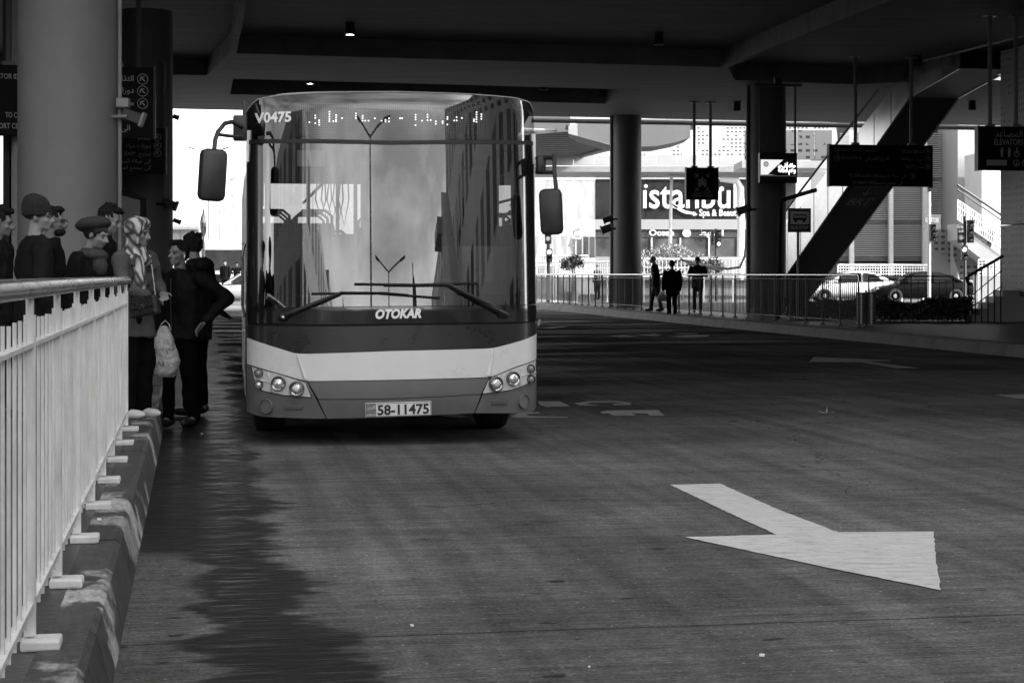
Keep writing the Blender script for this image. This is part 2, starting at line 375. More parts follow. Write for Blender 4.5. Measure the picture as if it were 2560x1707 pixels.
def road_material():
    """Broomed concrete: cross-lane brush marks, blotches, joints, and the wet strip by the kerb."""
    m = bpy.data.materials.new('broomed concrete road'); m.use_nodes = True; t = m.node_tree; b = t.nodes['Principled BSDF']; k = t.links.new
    c = t.nodes.new('ShaderNodeTexCoord'); sp = t.nodes.new('ShaderNodeSeparateXYZ'); k(c.outputs['Object'], sp.inputs[0])
    def M(op, a, b2=None, cl=False):
        n = t.nodes.new('ShaderNodeMath'); n.operation = op; n.use_clamp = cl
        for i, q in enumerate((a, b2)):
            if q is None: continue
            if isinstance(q, (int, float)): n.inputs[i].default_value = q
            else: k(q, n.inputs[i])
        return n.outputs[0]
    def N(scale, stretch, detail=6, rough=.6):
        mp = t.nodes.new('ShaderNodeMapping'); mp.inputs['Scale'].default_value = stretch; k(c.outputs['Object'], mp.inputs[0])
        n = t.nodes.new('ShaderNodeTexNoise'); n.inputs['Scale'].default_value = scale; n.inputs['Detail'].default_value = detail; n.inputs['Roughness'].default_value = rough
        k(mp.outputs[0], n.inputs['Vector']); return n.outputs[0]
    def R(v, a, b2, c2, d):
        n = t.nodes.new('ShaderNodeMapRange'); n.inputs[1].default_value = a; n.inputs[2].default_value = b2; n.inputs[3].default_value = c2; n.inputs[4].default_value = d
        k(v, n.inputs[0]); return n.outputs[0]
    u, v = sp.outputs[0], sp.outputs[1]
    streak = N(9, (.32, 7, 1), 5, .7); streak2 = N(2.2, (.25, 5, 1), 6, .65); blot = N(.38, (1, .9, 1), 8, .6); lane = N(1.3, (3, .12, 1), 4); fine = N(55, (1, 1.4, 1), 3)
    oil = R(N(5.5, (1, 2.0, 1), 2, .4), .70, .74, 1, .4)
    base = M('MULTIPLY', R(streak, .3, .7, .62, 1.4), R(blot, .32, .68, .55, 1.42))
    base = M('MULTIPLY', base, R(streak2, .3, .7, .8, 1.2)); base = M('MULTIPLY', base, R(lane, .3, .7, .88, 1.12)); base = M('MULTIPLY', base, R(fine, .35, .65, .72, 1.3))
    base = M('MULTIPLY', base, oil)
    scr = N(2.6, (.22, 14, 1), 3, .5); base = M('MULTIPLY', base, R(scr, .68, .74, 1, 1.7)); mott = N(14, (1, 1.6, 1), 6, .7); base = M('MULTIPLY', base, R(mott, .3, .7, .72, 1.28))
    mp = t.nodes.new('ShaderNodeMapping'); mp.inputs['Rotation'].default_value = (0, 0, .3); mp.inputs['Scale'].default_value = (2.2, .1, 1); k(c.outputs['Object'], mp.inputs[0]); tn = t.nodes.new('ShaderNodeTexNoise'); tn.inputs['Scale'].default_value = 2.4; tn.inputs['Detail'].default_value = 3; k(mp.outputs[0], tn.inputs['Vector']); base = M('MULTIPLY', base, R(tn.outputs[0], .35, .62, .8, 1.08))
    vo = t.nodes.new('ShaderNodeTexVoronoi'); vo.feature = 'DISTANCE_TO_EDGE'; vo.inputs['Scale'].default_value = .16; cm = t.nodes.new('ShaderNodeVectorMath'); cm.operation = 'ADD'; k(c.outputs['Object'], cm.inputs[0]); nv = t.nodes.new('ShaderNodeTexNoise'); nv.inputs['Scale'].default_value = 1.2; nv.inputs['Detail'].default_value = 6; k(c.outputs['Object'], nv.inputs['Vector']); k(nv.outputs['Color'], cm.inputs[1]); k(cm.outputs[0], vo.inputs['Vector']); base = M('MULTIPLY', base, R(vo.outputs['Distance'], .0006, .0016, .5, 1))
    # joints across the lane every 6 m, wavering a little
    jv = M('ADD', v, M('MULTIPLY', M('SUBTRACT', blot, .5), .12))
    jd = M('ABSOLUTE', M('SUBTRACT', M('FRACT', M('DIVIDE', M('ADD', jv, 1.1), 5.2)), .5)); joint = R(jd, .0012, .003, .45, 1)
    base = M('MULTIPLY', base, joint)
    # wet strip: between the kerb and u = 0.5, ragged along the brush marks
    edge = M('ADD', u, M('ADD', M('MULTIPLY', M('SUBTRACT', N(1.2, (.5, .9, 1), 6, .65), .5), 1.1), M('MULTIPLY', M('SUBTRACT', N(4.2, (.7, 2.8, 1), 8, .8), .5), .62)))
    edge = M('SUBTRACT', edge, R(v, 5.5, 9, .28, 0)); w1 = R(edge, .37, .48, 1, 0)
    edge2 = M('ADD', u, M('MULTIPLY', M('SUBTRACT', N(1.3, (.5, 1.8, 1), 7, .7), .5), .95))
    dry = M('MULTIPLY', R(edge2, -.02, .06, 1, 0), R(M('ADD', v, M('MULTIPLY', M('SUBTRACT', blot, .5), 2.)), 8.6, 9.0, 1, 0))
    wet = M('MULTIPLY', w1, M('SUBTRACT', 1, dry)); wet = M('MULTIPLY', wet, R(v, 22, 40, 1, .25))
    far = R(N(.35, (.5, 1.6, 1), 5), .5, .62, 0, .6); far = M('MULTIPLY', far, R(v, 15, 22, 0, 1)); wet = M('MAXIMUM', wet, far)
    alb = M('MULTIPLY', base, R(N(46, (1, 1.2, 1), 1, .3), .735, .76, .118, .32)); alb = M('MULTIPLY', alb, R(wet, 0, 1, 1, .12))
    k(alb, b.inputs['Base Color'])
    pud = R(N(9, (.3, 6, 1), 6, .75), .50, .62, .62, .2)
    k(M('ADD', M('MULTIPLY', wet, pud), M('MULTIPLY', M('SUBTRACT', 1, wet), .74)), b.inputs['Roughness'])
    k(R(wet, 0, 1, 0.0, .2), b.inputs['Specular IOR Level'])
    bp = t.nodes.new('ShaderNodeBump'); bp.inputs['Strength'].default_value = .35; bp.inputs['Distance'].default_value = .006
    k(M('ADD', streak, M('MULTIPLY', fine, .4)), bp.inputs['Height']); k(bp.outputs[0], b.inputs['Normal'])
    return m
M_road = road_material()

def site(o): o.rotation_euler = (0, 0, TH); return o
def rect(u0, u1, v0, v1, z): return ([(u0,v0,z),(u1,v0,z),(u1,v1,z),(u0,v1,z)], [(0,1,2,3)])

# ------------------------------------------------------------ ground
b = MB(); b.add(*rect(-600, 600, -300, 1200, 0)); tag(site(b.build('road', M_road)), 'broomed concrete bus lane with a wet strip along the kerb', kind='structure')
# plaza beyond the deck
b = MB(); b.add(*rect(-300, 300, 67, 900, .012)); site(tag(b.build('plaza_ground', M_pave2), kind='structure'))
# left platform
b = MB(); b.box((-13.4, 22, .097), (25.9, 60, .194)); b.add(*rect(-26, -.46, -8, 52, .1975)); site(tag(b.build('left_pavement', M_pave), kind='structure'))
def kerb(name, u0, s, v0, v1, step=1.0, wd=.16, h=.2, bat=.05, m=None):
    b = MB(); v = v0
    while v < v1:
        L_ = step-.012; j = random.uniform(-.004, .004)
        pr = [(0, 0), (bat*.55, h*.55), (bat, h-.02), (bat+.02, h+j), (bat+wd, h+j), (bat+wd, 0)]
        vs = []
        for q in (v, v+L_):
            vs += [(u0-s*a, q, z) for a, z in pr]
        n = len(pr); fs = [tuple(i if s > 0 else i for i in (k, (k+1) % n, (k+1) % n+n, k+n)) for k in range(n)]+[tuple(range(n)), tuple(range(n, 2*n))[::-1]]
        if s < 0: fs = [f[::-1] for f in fs]
        b.add(vs, [f[::-1] for f in fs]); v += step
    o = b.build(name, m or M_kerb); return site(tag(o, kind='structure'))
kerb('left_kerb', -.266, 1, -8, 52)
kerb('right_kerb', 13.2, -1, 20, 78, wd=.42, bat=.08, m=mat('dusty kerb concrete', .15, .8, var=.35, scale=2, bump=.2, bscale=20, detail=8))
b = MB(); b.box((27.2, 42, .096), (27, 60, .192)); b.add(*rect(13.6, 40.7, 12, 72, .196)); site(tag(b.build('right_pavement', M_pave), kind='structure'))

# side halls added to block sky light that would brighten the road under the deck
for nm, u0, u1, v0, v1, lab in (('added_side_hall', -24, -15, 14, 58, 'long dark hall added beyond the left platform to block sky light'), ('added_side_hall', 33, 38, 14, 60, 'long dark hall added beyond the right platform to block sky light')):
    t = thing(nm, lab, 'building', S((u0+u1)/2, (v0+v1)/2, 0), TH); b = MB(); b.box((0,0,3.495), (u1-u0, v1-v0, 6.99)); b.build('wall', mat('hall wall', .07, .6, var=.2, scale=.5), t, world=False)
    b = MB(); sx = 1 if u0 < 0 else -1
    for k in range(9): b.box((sx*((u1-u0)/2+.02), -(v1-v0)/2+2.5+k*4.7, 2.0), (.06,3.6,3.2))
    b.build('window', M_winr, t, world=False)
# ---- painted marks
def mark(name, pts, label, m=M_white, z=.005):
    b = MB(); b.prism([(p.x, p.y) for p in pts], 0, Matrix(((1,0,0,0),(0,0,1,0),(0,1,0,0),(0,0,0,1))))
    b.v = [(x, y, z) for x, y, _ in b.v]
    o = b.build(name, m); bmx = bmesh.new(); bmx.from_mesh(o.data)
    for _ in range(6):
        es = [e for e in bmx.edges if e.is_boundary and e.calc_length() > .05]
        if not es: break
        bmesh.ops.subdivide_edges(bmx, edges=es, cuts=1)
    for v_ in bmx.verts:
        if v_.is_boundary: k_ = noise.noise_vector(v_.co*14)+.6*noise.noise_vector(v_.co*41); v_.co.x += k_.x*.007; v_.co.y += k_.y*.008
    bmesh.ops.triangulate(bmx, faces=bmx.faces[:]); bmx.to_mesh(o.data); bmx.free()
    if o.data.polygons[0].normal.z < 0: o.data.flip_normals()
    return tag(o, label, 'road marking', kind='structure')
ar = [(1675,1213),(1800,1210),(1950,1277),(2096,1332),(2334,1330),(2340,1400),(2352,1477),(2100,1427),(1711,1344),(1941,1338),(1790,1268)]
mark('road_arrow_marking', [GZ(*p) for p in ar], 'large white arrow painted on the road in front of the bus')
mark('road_arrow_marking', [GZ(*p) for p in [(2035,893),(2228,901),(2226,903),(2172,904),(2298,921),(2240,921),(2150,906),(2022,905)]], 'faint white arrow on the road near the right kerb', M_worn)
mark('road_arrow_marking', [GZ(*p) for p in [(2488,988),(2640,985),(2640,1000),(2540,997)]], 'tip of a white mark entering at the right edge of the road', M_worn)
def paint(parts, name, label):
    b = MB()
    for P in parts:
        pts = [GZ(*p) for p in P]; n = len(b.v); b.prism([(p.x, p.y) for p in pts], 0)
        b.v[n:] = [(x, z, .005) for x, y, z in b.v[n:]]
    o = b.build(name, M_worn)
    for p in o.data.polygons:
        if p.normal.z < 0: o.data.flip_normals(); break
    tag(o, label, 'road marking', kind='structure')
paint([[(1277,1043),(1298,1033),(1345,1031),(1352,1034),(1312,1036),(1325,1041),(1420,1043),(1421,1045),(1290,1045)],
       [(1345,1004),(1400,1004),(1425,1016),(1365,1018),(1348,1012)],
       [(1434,1009),(1470,1004),(1545,1003),(1578,1008),(1575,1013),(1535,1014),(1533,1010),(1562,1008),(1540,1006),(1480,1007),(1462,1010),(1500,1015),(1450,1014)],
       [(1500,1031),(1515,1027),(1645,1026),(1662,1040),(1625,1040),(1618,1034),(1580,1034),(1590,1040),(1535,1040),(1520,1034),(1505,1034)],
       [(1100,1040),(1140,1036),(1175,1044),(1150,1046)]],
      'lane_lettering_marking', 'white lane letters painted on the road beside the bus')
paint([[(1515,841),(1560,837),(1580,840),(1600,842),(1570,843)], [(1590,838),(1640,835),(1655,838),(1640,841)], [(1665,841),(1720,839),(1775,838),(1765,842),(1700,843)], [(1685,834),(1740,833),(1745,835),(1700,836)]],
      'lane_lettering_marking', 'small white lane letters far off on the dark road')
paint([[(1344,820),(1400,817),(1418,816),(1405,819),(1380,821)]], 'lane_line_marking', 'thin white road line just behind the bus')

# ------------------------------------------------------------ station deck overhead
ZC = 7.0; RD = .48
V0 = 13.5; V1 = 63.6
holes = {'A': [(1.06,32),(14.15,32),(14.15,47.4),(1.06,46.6)],
         'B': [(1.1,52.6),(13.4,53.6),(13.4,58.2),(1.1,57.2)],
         'C': [(-9,32),(.9,32),(.9,46.3),(.34,51.9),(-9,51.9)],
         'D': [(14.35,32),(25,32),(25,46),(19.4,51),(15.5,50.5),(14.35,47.4)],
         'E': [(1.06,17),(14.15,17),(14.15,30),(1.06,30)],
         'G': [(-9,17),(.9,17),(.9,30),(-9,30)], 'H': [(14.35,17),(25,17),(25,30),(14.35,30)]}
deck = thing('station_deck', 'dark coffered concrete deck spanning over the bus lanes', 'overhead deck')
R10 = Matrix.Rotation(TH, 4, 'Z')
SW = Matrix(((1,0,0,0),(0,0,1,0),(0,1,0,0),(0,0,0,1)))
b = MB(); n0 = 0
outer = [(-24,V0),(38,V0),(38,V1+1.0),(-24,V1-2.2)]
b.prism(outer, 0, None, list(holes.values())); b.v = [(x, z, ZC) for x, y, z in b.v]
for h in holes.values():
    n = len(h)
    vs = [(x, y, ZC) for x, y in h]+[(x, y, ZC+RD) for x, y in h]
    b.add(vs, [(i, (i+1) % n, (i+1) % n+n, i+n) for i in range(n)]+[tuple(range(n, 2*n))])
n = 4; vs = [(x, y, ZC) for x, y in outer]+[(x, y, ZC+1.5) for x, y in outer]
b.add(vs, [(i, (i+1) % n, (i+1) % n+n, i+n) for i in range(n)]+[(4,5,6,7)])
b.v = [tuple(R10 @ Vector(q)) for q in b.v]
o = b.build('soffit', M_conc, deck)
# pipe along the far edge
b = MB(); b.tube([S(12, 64.1, 6.93), S(34, 64.6, 6.93)], .09); b.tube([S(20.2, 63.5, 6.98), S(20.2, 64.2, 6.93)], .05)
b.build('edge_pipe', M_gsteel, deck)

def column(c, r, z1, label, z0=.2, bracket=True):
    t = thing('concrete_column', label, 'column', c, group='round columns under the deck')
    b = MB(); b.lathe([(r, z0), (r, z1)], (c.x, c.y, 0), 64); b.build('shaft', M_col, t, auto=40)
    b = MB(); b.lathe([(r+.012, z0), (r+.012, z0+.16), (r+.002, z0+.165)], (c.x, c.y, 0), 64); b.build('skirting', M_gsteel, t, auto=40)
    return t
L1 = S(-1.285, 19.3); L2 = S(-1.02, 39.5); R1 = S(16.9, 51.8); R2 = S(15.2, 62.6)
for c, r, l in ((L1, .525, 'nearest round grey column behind the waiting crowd'), (L2, .56, 'round column partly hidden behind the woman in the headscarf'),
                (R1, .56, 'round column carrying the lit advertising screen'), (R2, .52, 'slim looking round column left of the assembly point sign')):
    column(c, r, ZC, l)
# ceiling conduit on the right
b = MB(); b.tube([PX(2310,152,47.3), PX(2400,130,45.8), PX(2560,90,42.6), PX(2760,40,39.4)], .035, 8); tag(b.build('cable_conduit', M_gsteel), 'thin conduit crossing the soffit towards the punched pillar', 'conduit')
# ducts on columns
def duct(pts, label, r=.022):
    b = MB(); b.tube(pts, r, 8); o = b.build('cable_conduit', M_gsteel); tag(o, label, 'conduit')
duct([L1+Vector((.55, -.12, .2)), L1+Vector((.55, -.12, 7))], 'thin conduit running up the nearest column')
duct([PX(412,156,38.3)+Vector((-1,0,0)), PX(412,156,38.3), PX(412,495,38.3)], 'dark conduit bent over the column behind the crowd', .04)
duct([R2+Vector((-.56, -.1, .2)), R2+Vector((-.56, -.1, 7))], 'conduit down the left side of the slim column', .05)
duct([R1+Vector((-.6, -.1, .2)), R1+Vector((-.6, -.1, 7))], 'conduit down the left side of the screen column', .05)

# ------------------------------------------------------------ sign boards
I4 = Matrix()
def board(name, label, cat, c, wd, h, draw, poles=(), ztop=ZC, m=M_sign, dep=.16, rot=TH, ml=M_letter, group=None, frame=True):
    t = thing(name, label, cat, c, rot, group)
    b = MB(); b.box((0, 0, 0), (wd, dep, h), bev=.012); b.build('panel', m, t, world=False)
    if frame:
        b = MB()
        for s in (-1, 1): b = MB(); b.box((s*(wd/2+.02), 0, 0), (.04, dep+.03, h+.03)); b.build('end_trim', M_dark, t, world=False)
    b = MB(); T = Matrix.Translation((0, -dep/2-.004, 0)); draw(b, T)
    if b.v: b.build('lettering', ml, t, world=False)
    for x in poles:
        b = MB(); b.tube([(x, 0, h/2), (x, 0, ztop-c[2])], .05, 12); b.box((x, 0, ztop-c[2]-.02), (.3, .22, .04)); b.box((x, 0, h/2+.03), (.2, .12, .06))
        b.build('hanging_pole', M_gsteel, t, world=False)
    return t
def row(b, T, x, z, s, h, icon=None, side='L', bold=.0, w=None):
    if icon is not None:
        b.ring(x, z+h*.36, h*.62, h*.07, M=T); b.arrow(x, z+h*.36, h*.72, icon, M=T)
# big direction sign right
def d1(b, T):
    W, H = 2.95, 1.15; f = .125
    def k(px, py): return ((px-735)/590*W, (540-py)/235*H)     # zoomed sheet to board
    for y, e, a in ((452, 'ELEVATOR 03', 'مصعد'), (497, 'ESCALATOR 06', 'الدرج الكهربائي')):
        x, z = k(480, y); b.ring(x, z, .085, .012, M=T); b.arrow(x, z, .1, 0, M=T)
        b.txt(e, k(505,0)[0], z-.045, f, T, w=.58); b.txt(a, k(640,0)[0], z-.045, f, T)
    for y, e, a, x0 in ((458, 'TICKETS', 'التذاكر', 848), (500, 'W C', 'دورات مياه', 850), (543, 'EXIT', 'مخرج', 880)):
        x, z = k(1008, y); b.ring(x, z, .085, .012, M=T); b.arrow(x, z, .1, PI/4, M=T)
        b.txt(e, k(x0,0)[0], z-.045, f, T); b.txt(a, k(985,0)[0], z-.045, f, T, 'R')
    x, z = k(920, 600); b.ring(x, z, .085, .012, M=T); b.arrow(x, z, .1, PI/4, M=T)
    b.txt('TO CONCOURSE LEVEL', k(547,0)[0], k(0,606)[1], f, T, w=.86); b.txt('الى صالة المحطة', k(878,0)[0], k(0,606)[1], f, T, 'R')
    b.txt('TO MAHATTAH', k(568,0)[0], k(0,645)[1], f, T, w=.6); b.txt('الى مجمع المحطة', k(860,0)[0], k(0,645)[1], f, T, 'R')
c = PX(2200, 415, 50); board('direction_sign', 'long dark hanging sign reading TICKETS, EXIT and ELEVATOR 03', 'direction sign', c, 2.95, 1.15, d1, (-.72, .92), 7.4, ml=M_dletter)
# elevators sign
def d2(b, T):
    b.txt('المصاعد', .05, .27, .21, T, 'C'); b.txt('ELEVATORS', .05, .08, .2, T, 'C', w=.72, bold=.01)
    for x in (-.12, .06): b.ring(x, .0, .022, .022, M=T); b.poly([(x-.035,-.03),(x+.035,-.03),(x+.025,-.2),(x-.025,-.2)], M=T)
    b.ring(.25, .0, .022, .022, M=T); b.ring(.25, -.13, .07, .018, M=T); b.poly([(.235,-.03),(.26,-.03),(.27,-.12),(.245,-.12)], M=T)
    b.poly([(-.5,-.27),(.0,-.27),(.0,-.4),(-.5,-.4)], M=T)
    for x in (.24, .46): b.ring(x, -.34, .085, .014, M=T); b.arrow(x, -.34, .1, (-1 if x < .3 else 1)*PI/2, M=T)
c = PX(2513, 372, 42.); board('elevator_sign', 'dark hanging sign reading ELEVATORS beside the punched pillar', 'direction sign', c, 1.36, 1.02, d2, (-.38, .26), 7.4, ml=M_dletter)
# assembly point
def d3(b, T):
    for x, z in ((-.06,.11),(.06,.11),(0,.17)): b.ring(x*1.6, z, .045, .045, M=T); b.poly([(x*1.6-.05,z-.06),(x*1.6+.05,z-.06),(x*1.6+.04,z-.22),(x*1.6-.04,z-.22)], M=T)
    for sx in (-1, 1):
        for sz in (-1, 1): b.arrow(sx*.2, .04+sz*.24, .16, math.atan2(-sz, -sx), M=T, t=.03)
    b.txt('نقطة تجمع', 0, -.33, .14, T, 'C'); b.txt('ASSEMBLY POINT', 0, -.44, .12, T, 'C', w=.7)
c = PX(1754, 460, 59); board('assembly_point_sign', 'square dark assembly point sign hanging on two rods', 'information sign', c, 1.02, 1.05, d3, (-.25, .3), ZC, ml=M_dletter)
# far left boards
def d4(b, T):
    D = 29.
    def k(px, py): return ((px-150)/F*D/1.0, (256-py)/F*D)
    b.txt('ELEVATOR 02', k(52,0)[0], k(0,203)[1], .118, T, 'R', bold=.02, w=.53); b.txt('TO CONCOURSE LEVEL', k(19,0)[0], k(0,299)[1], .118, T, 'L', bold=.02, w=.82); b.txt('PASSPORT CENTRE', k(-31,0)[0], k(0,326)[1], .118, T, 'L', bold=.02, w=.74)
    for y in (198, 228, 259): x, z = k(353, y); b.ring(x, z, .088, .011, M=T); b.arrow(x, z, .1, 3*PI/4, M=T, t=.02)
    for y, a in ((203,'التذاكر'), (233,'دورات مياه'), (264,'مخرج')): b.txt(a, k(331,0)[0], k(0,y)[1], .125, T, 'R', bold=.015)
    b.txt('الى المحطة', k(322,0)[0], k(0,327)[1], .125, T, 'R', bold=.015)
c = PX(150, 254, 29); board('direction_sign', 'bright lettered direction sign passing behind the nearest column', 'direction sign', c, 2.95, 1.13, d4, (-.8, .9), 7.0)
def d5(b, T):
    T = T @ Matrix.Diagonal((.78, 1, .78, 1))
    for y in (.33, .12, -.07): b.ring(1.27, y, .09, .012, M=T); b.arrow(1.27, y, .1, 3*PI/4, M=T)
    for a, z in (('التذاكر',.27), ('دورات مياه',.07), ('مخرج',-.13), ('الى صالة المحطة',-.32), ('الى مجمع المحطة',-.48)): b.txt(a, 1.1, z, .14, T, 'R')
    b.txt('W C', .38, .07, .13, T, 'R'); b.txt('EXIT', .72, -.13, .13, T, 'R')
c = PX(266, 376, 35.5); board('direction_sign', 'dim direction sign lower down behind the bright one', 'direction sign', c, 2.26, .90, d5, (.62,), 7.0, ml=M_dletter)
# framed screen on column R1
c = PX(1946, 420, 51.4); t = thing('advertising_screen', 'framed screen showing Arabic words hung before the column', 'screen', c, TH)
b = MB(); b.box((0,.06,0), (1.12,.14,.86), bev=.01); b.build('housing', M_black, t, world=False)
b = MB(); b.box((0,-.02,0), (1.06,.02,.46)); b.build('display_panel', mat('screen white', .5, .3, emit=.22), t, world=False)
b = MB(); T = Matrix.Translation((0,-.034,0)); b.poly([(-.32,-.19),(.53,-.23),(.53,.23),(.13,.23)], M=T); b.poly([(-.53,-.23),(.53,-.23),(.3,-.2),(-.53,-.2)], M=T, y=-.001); b.build('dark_field', mat('screen dark', .05, .3), t, world=False)
b = MB(); T = Matrix.Translation((0,-.04,0)); b.txt('حياتك أغلى من', .5, .02, .15, T, 'R', bold=.025, w=.52); b.txt('وهم لحظة', .5, -.12, .19, T, 'R', bold=.03, w=.52); b.build('lettering', mat('screen letters', .8, .3, emit=.9), t, world=False)
b = MB(); b.ring(-.38, .1, .075, .02, M=T)
for k in range(6): b.ring(-.38+.035*math.cos(k*PI/3), .1+.035*math.sin(k*PI/3), .035, .009, M=T)
b.build('round_emblem', M_dark, t, world=False)
for s in (-1, 1):
    b = MB(); b.tube([(s*.52,.06,.42), (s*.52,.06,2.35)], .03, 8); b.build('hanging_rod', M_dark, t, world=False)
b = MB(); b.box((0,.06,2.36), (1.4,.16,.06)); b.box((0,.06,2.47), (.2,.12,.24)); b.build('top_bar', M_dark, t, world=False)

# bus stop sign
c = GZ(1995, 801, .2); c = Vector((c.x, c.y, .2)); D = c.y
t = thing('bus_stop_sign', 'BUS STOP sign with a bus picture on a slim post', 'bus stop sign', c, TH)
b = MB(); b.tube([(0,0,0),(0,0,2.7)], .035, 12); b.build('post', M_gsteel, t, world=False)
zc = CZ+(HZ-551)/F*D-.2
b = MB(); b.box((.02,-.05,zc), (.6,.03,.6), bev=.01); b.build('panel', mat('sign dark face', .04, .4), t, world=False)
b = MB(); b.box((.02,-.072,zc+.06), (.48,.012,.32)); b.build('picture_field', M_letter, t, world=False)
b = MB(); T = Matrix.Translation((.02,-.081,zc))
b.poly([(-.18,-.0),(-.17,.13),(-.15,.15),(.16,.15),(.18,.12),(.18,-.0)], M=T); b.ring(-.11,-.02,.035,.035,M=T); b.ring(.11,-.02,.035,.035,M=T); b.build('bus_picture', M_blackm, t, world=False)
b = MB()
for k in range(6): b.poly([(-.15+k*.052,.06),(-.11+k*.052,.06),(-.11+k*.052,.12),(-.15+k*.052,.12)], M=T, y=-.004)
b.txt('BUS STOP', 0, -.22, .11, T, 'C', bold=.02, w=.46); b.build('lettering', M_letter, t, world=False)
# bent dark pole
p0 = PX(1952, 800, 46); b = MB(); D = 46.5
b.tube([Vector((p0.x, D, .2)), PX(1952,505,D), PX(1956,500,D), PX(2030,478,D), PX(2040,476,D)], .055, 10)
t = thing('bent_dark_pole', 'dark pole bent over at the top before the screen column', 'pole', (p0.x, D, .2)); b.build('tube', M_blackm, t)
b = MB(); b.box(PX(2018,481,D), (.5,.14,.1), Matrix.Rotation(-math.radians(16), 3, 'Y')); b.build('lamp_head', M_dark, t)

# ------------------------------------------------------------ left fence
t = thing('steel_fence', 'pale vertical bar fence with a steel handrail along the left kerb', 'fence', S(-.5, 5, .2))
UF = -.5
b = MB(); pts = [S(UF, v, 1.306) for v in np.linspace(-1, 13.75, 30)]+[S(UF, 13.84, 1.30), S(UF, 13.88, 1.27)]; b.tube(pts, .031, 16); b.build('handrail', M_steel, t, auto=50)
sp = 1.117; vp = [5.72+k*sp for k in range(-6, 8)]
vb = vp
for v in vb:
    b = MB(); b.tube([S(UF, v, .24), S(UF, v, 1.225)], .0195, 12); b.tube([S(UF, v, 1.225), S(UF, v, 1.29)], .0125, 10)
    o = b.build('post', M_fence, t, auto=50)
    b = MB(); b.box(S(UF+.035, v, .215), (.12,.12,.034), Matrix.Rotation(TH, 3, 'Z'), bev=.008)
    o2 = b.build('foot_plate', M_fence, o)
    o2.location = (0,0,0)
for a, c_ in zip(vb[:-1], vb[1:]):
    b = MB(); n = 7
    for i in range(1, n):
        v = a+(c_-a)*i/n; b.tube([S(UF, v, .285), S(UF, v, 1.215-random.uniform(0,.008))], .0062, 8)
    b.box(S(UF, (a+c_)/2, .335), (.028, c_-a-.04, .02), Matrix.Rotation(TH, 3, 'Z')); b.box(S(UF, (a+c_)/2, 1.135), (.034, c_-a-.04, .014), Matrix.Rotation(TH, 3, 'Z'))
    b.build('baluster_panel', M_fence, t, auto=50)

# ------------------------------------------------------------ right fence, bin, hedge
def rail_fence(name, label, P0, P1, z0, h, bay, nb, m, rm, ends=True, rr=.03, br=.011, pr=.022, zb=.12):
    P0, P1 = Vector(P0), Vector(P1); t = thing(name, label, 'fence', (P0.x, P0.y, z0)); d = P1-P0; L_ = d.length; d.normalize(); n = max(1, round(L_/bay)); Z = Vector((0,0,1))
    b = MB(); b.tube([P0+Z*(z0+h), P1+Z*(z0+h)]+([P1+d*.06+Z*(z0+h-.03), P1+d*.07+Z*(z0+h-.16)] if ends else []), rr, 10); b.build('handrail', rm, t, auto=50)
    for i in range(n+1):
        p = P0+d*L_*i/n; b = MB(); b.tube([p+Z*z0, p+Z*(z0+h)], pr, 8); b.box(p+Z*(z0+.012), (.12,.12,.024)); b.build('post', m, t, auto=50)
    b = MB()
    for i in range(n):
        for j in range(1, nb): p = P0+d*L_*(i+j/nb)/n; b.tube([p+Z*(z0+zb), p+Z*(z0+h-.1)], br, 6)
    a = P0+Z*(z0+zb); c = P1+Z*(z0+zb); b.tube([a, c], .013, 6); b.tube([P0+Z*(z0+h-.1), P1+Z*(z0+h-.1)], .013, 6); b.build('baluster_panel', m, t)
    return t
M_dfence = mat('dull steel', .06, .5, var=.2, scale=6)
rail_fence('steel_fence', 'long steel fence along the right hand kerb behind the men', S(14.28,75), S(14.28,37.4), .2, 1.14, 1.15, 9, M_dfence, M_steel)
rail_fence('steel_fence', 'low steel fence behind the hedge at the right', PX(2172,0,47)*1 - Vector((0,0,PX(2172,0,47).z)), PX(2383,0,47) - Vector((0,0,PX(2383,0,47).z)), .2, 1.1, 1.05, 6, M_dfence, M_dfence, False, .02)
# litter bin pair
for px, lab in ((2165, 'perforated steel litter bin at the end of the right fence'),):
    c = GZ(px, 815, .2); t = thing('litter_bin', lab, 'litter bin', (c.x, c.y, .2)); 
    b = MB()
    for s in (-1, 1): b.lathe([(.0,.05),(.1,.05),(.105,.72),(.10,.72),(.098,.1)], (c.x+s*.115, c.y, .2), 20)
    b.build('drum', mat('drum sheet', .2, .35, metal=.7, var=.5, scale=3, stretch=(1,1,18)), t, auto=50)
    b = MB(); b.tube([(c.x, c.y, .2), (c.x, c.y, 1.0)], .02, 8)
    for s in (-1, 1): b.lathe([(.108,.72),(.112,.72),(.112,.745),(.1,.745)], (c.x+s*.115, c.y, .2), 20)
    b.build('rim', M_dark, t)

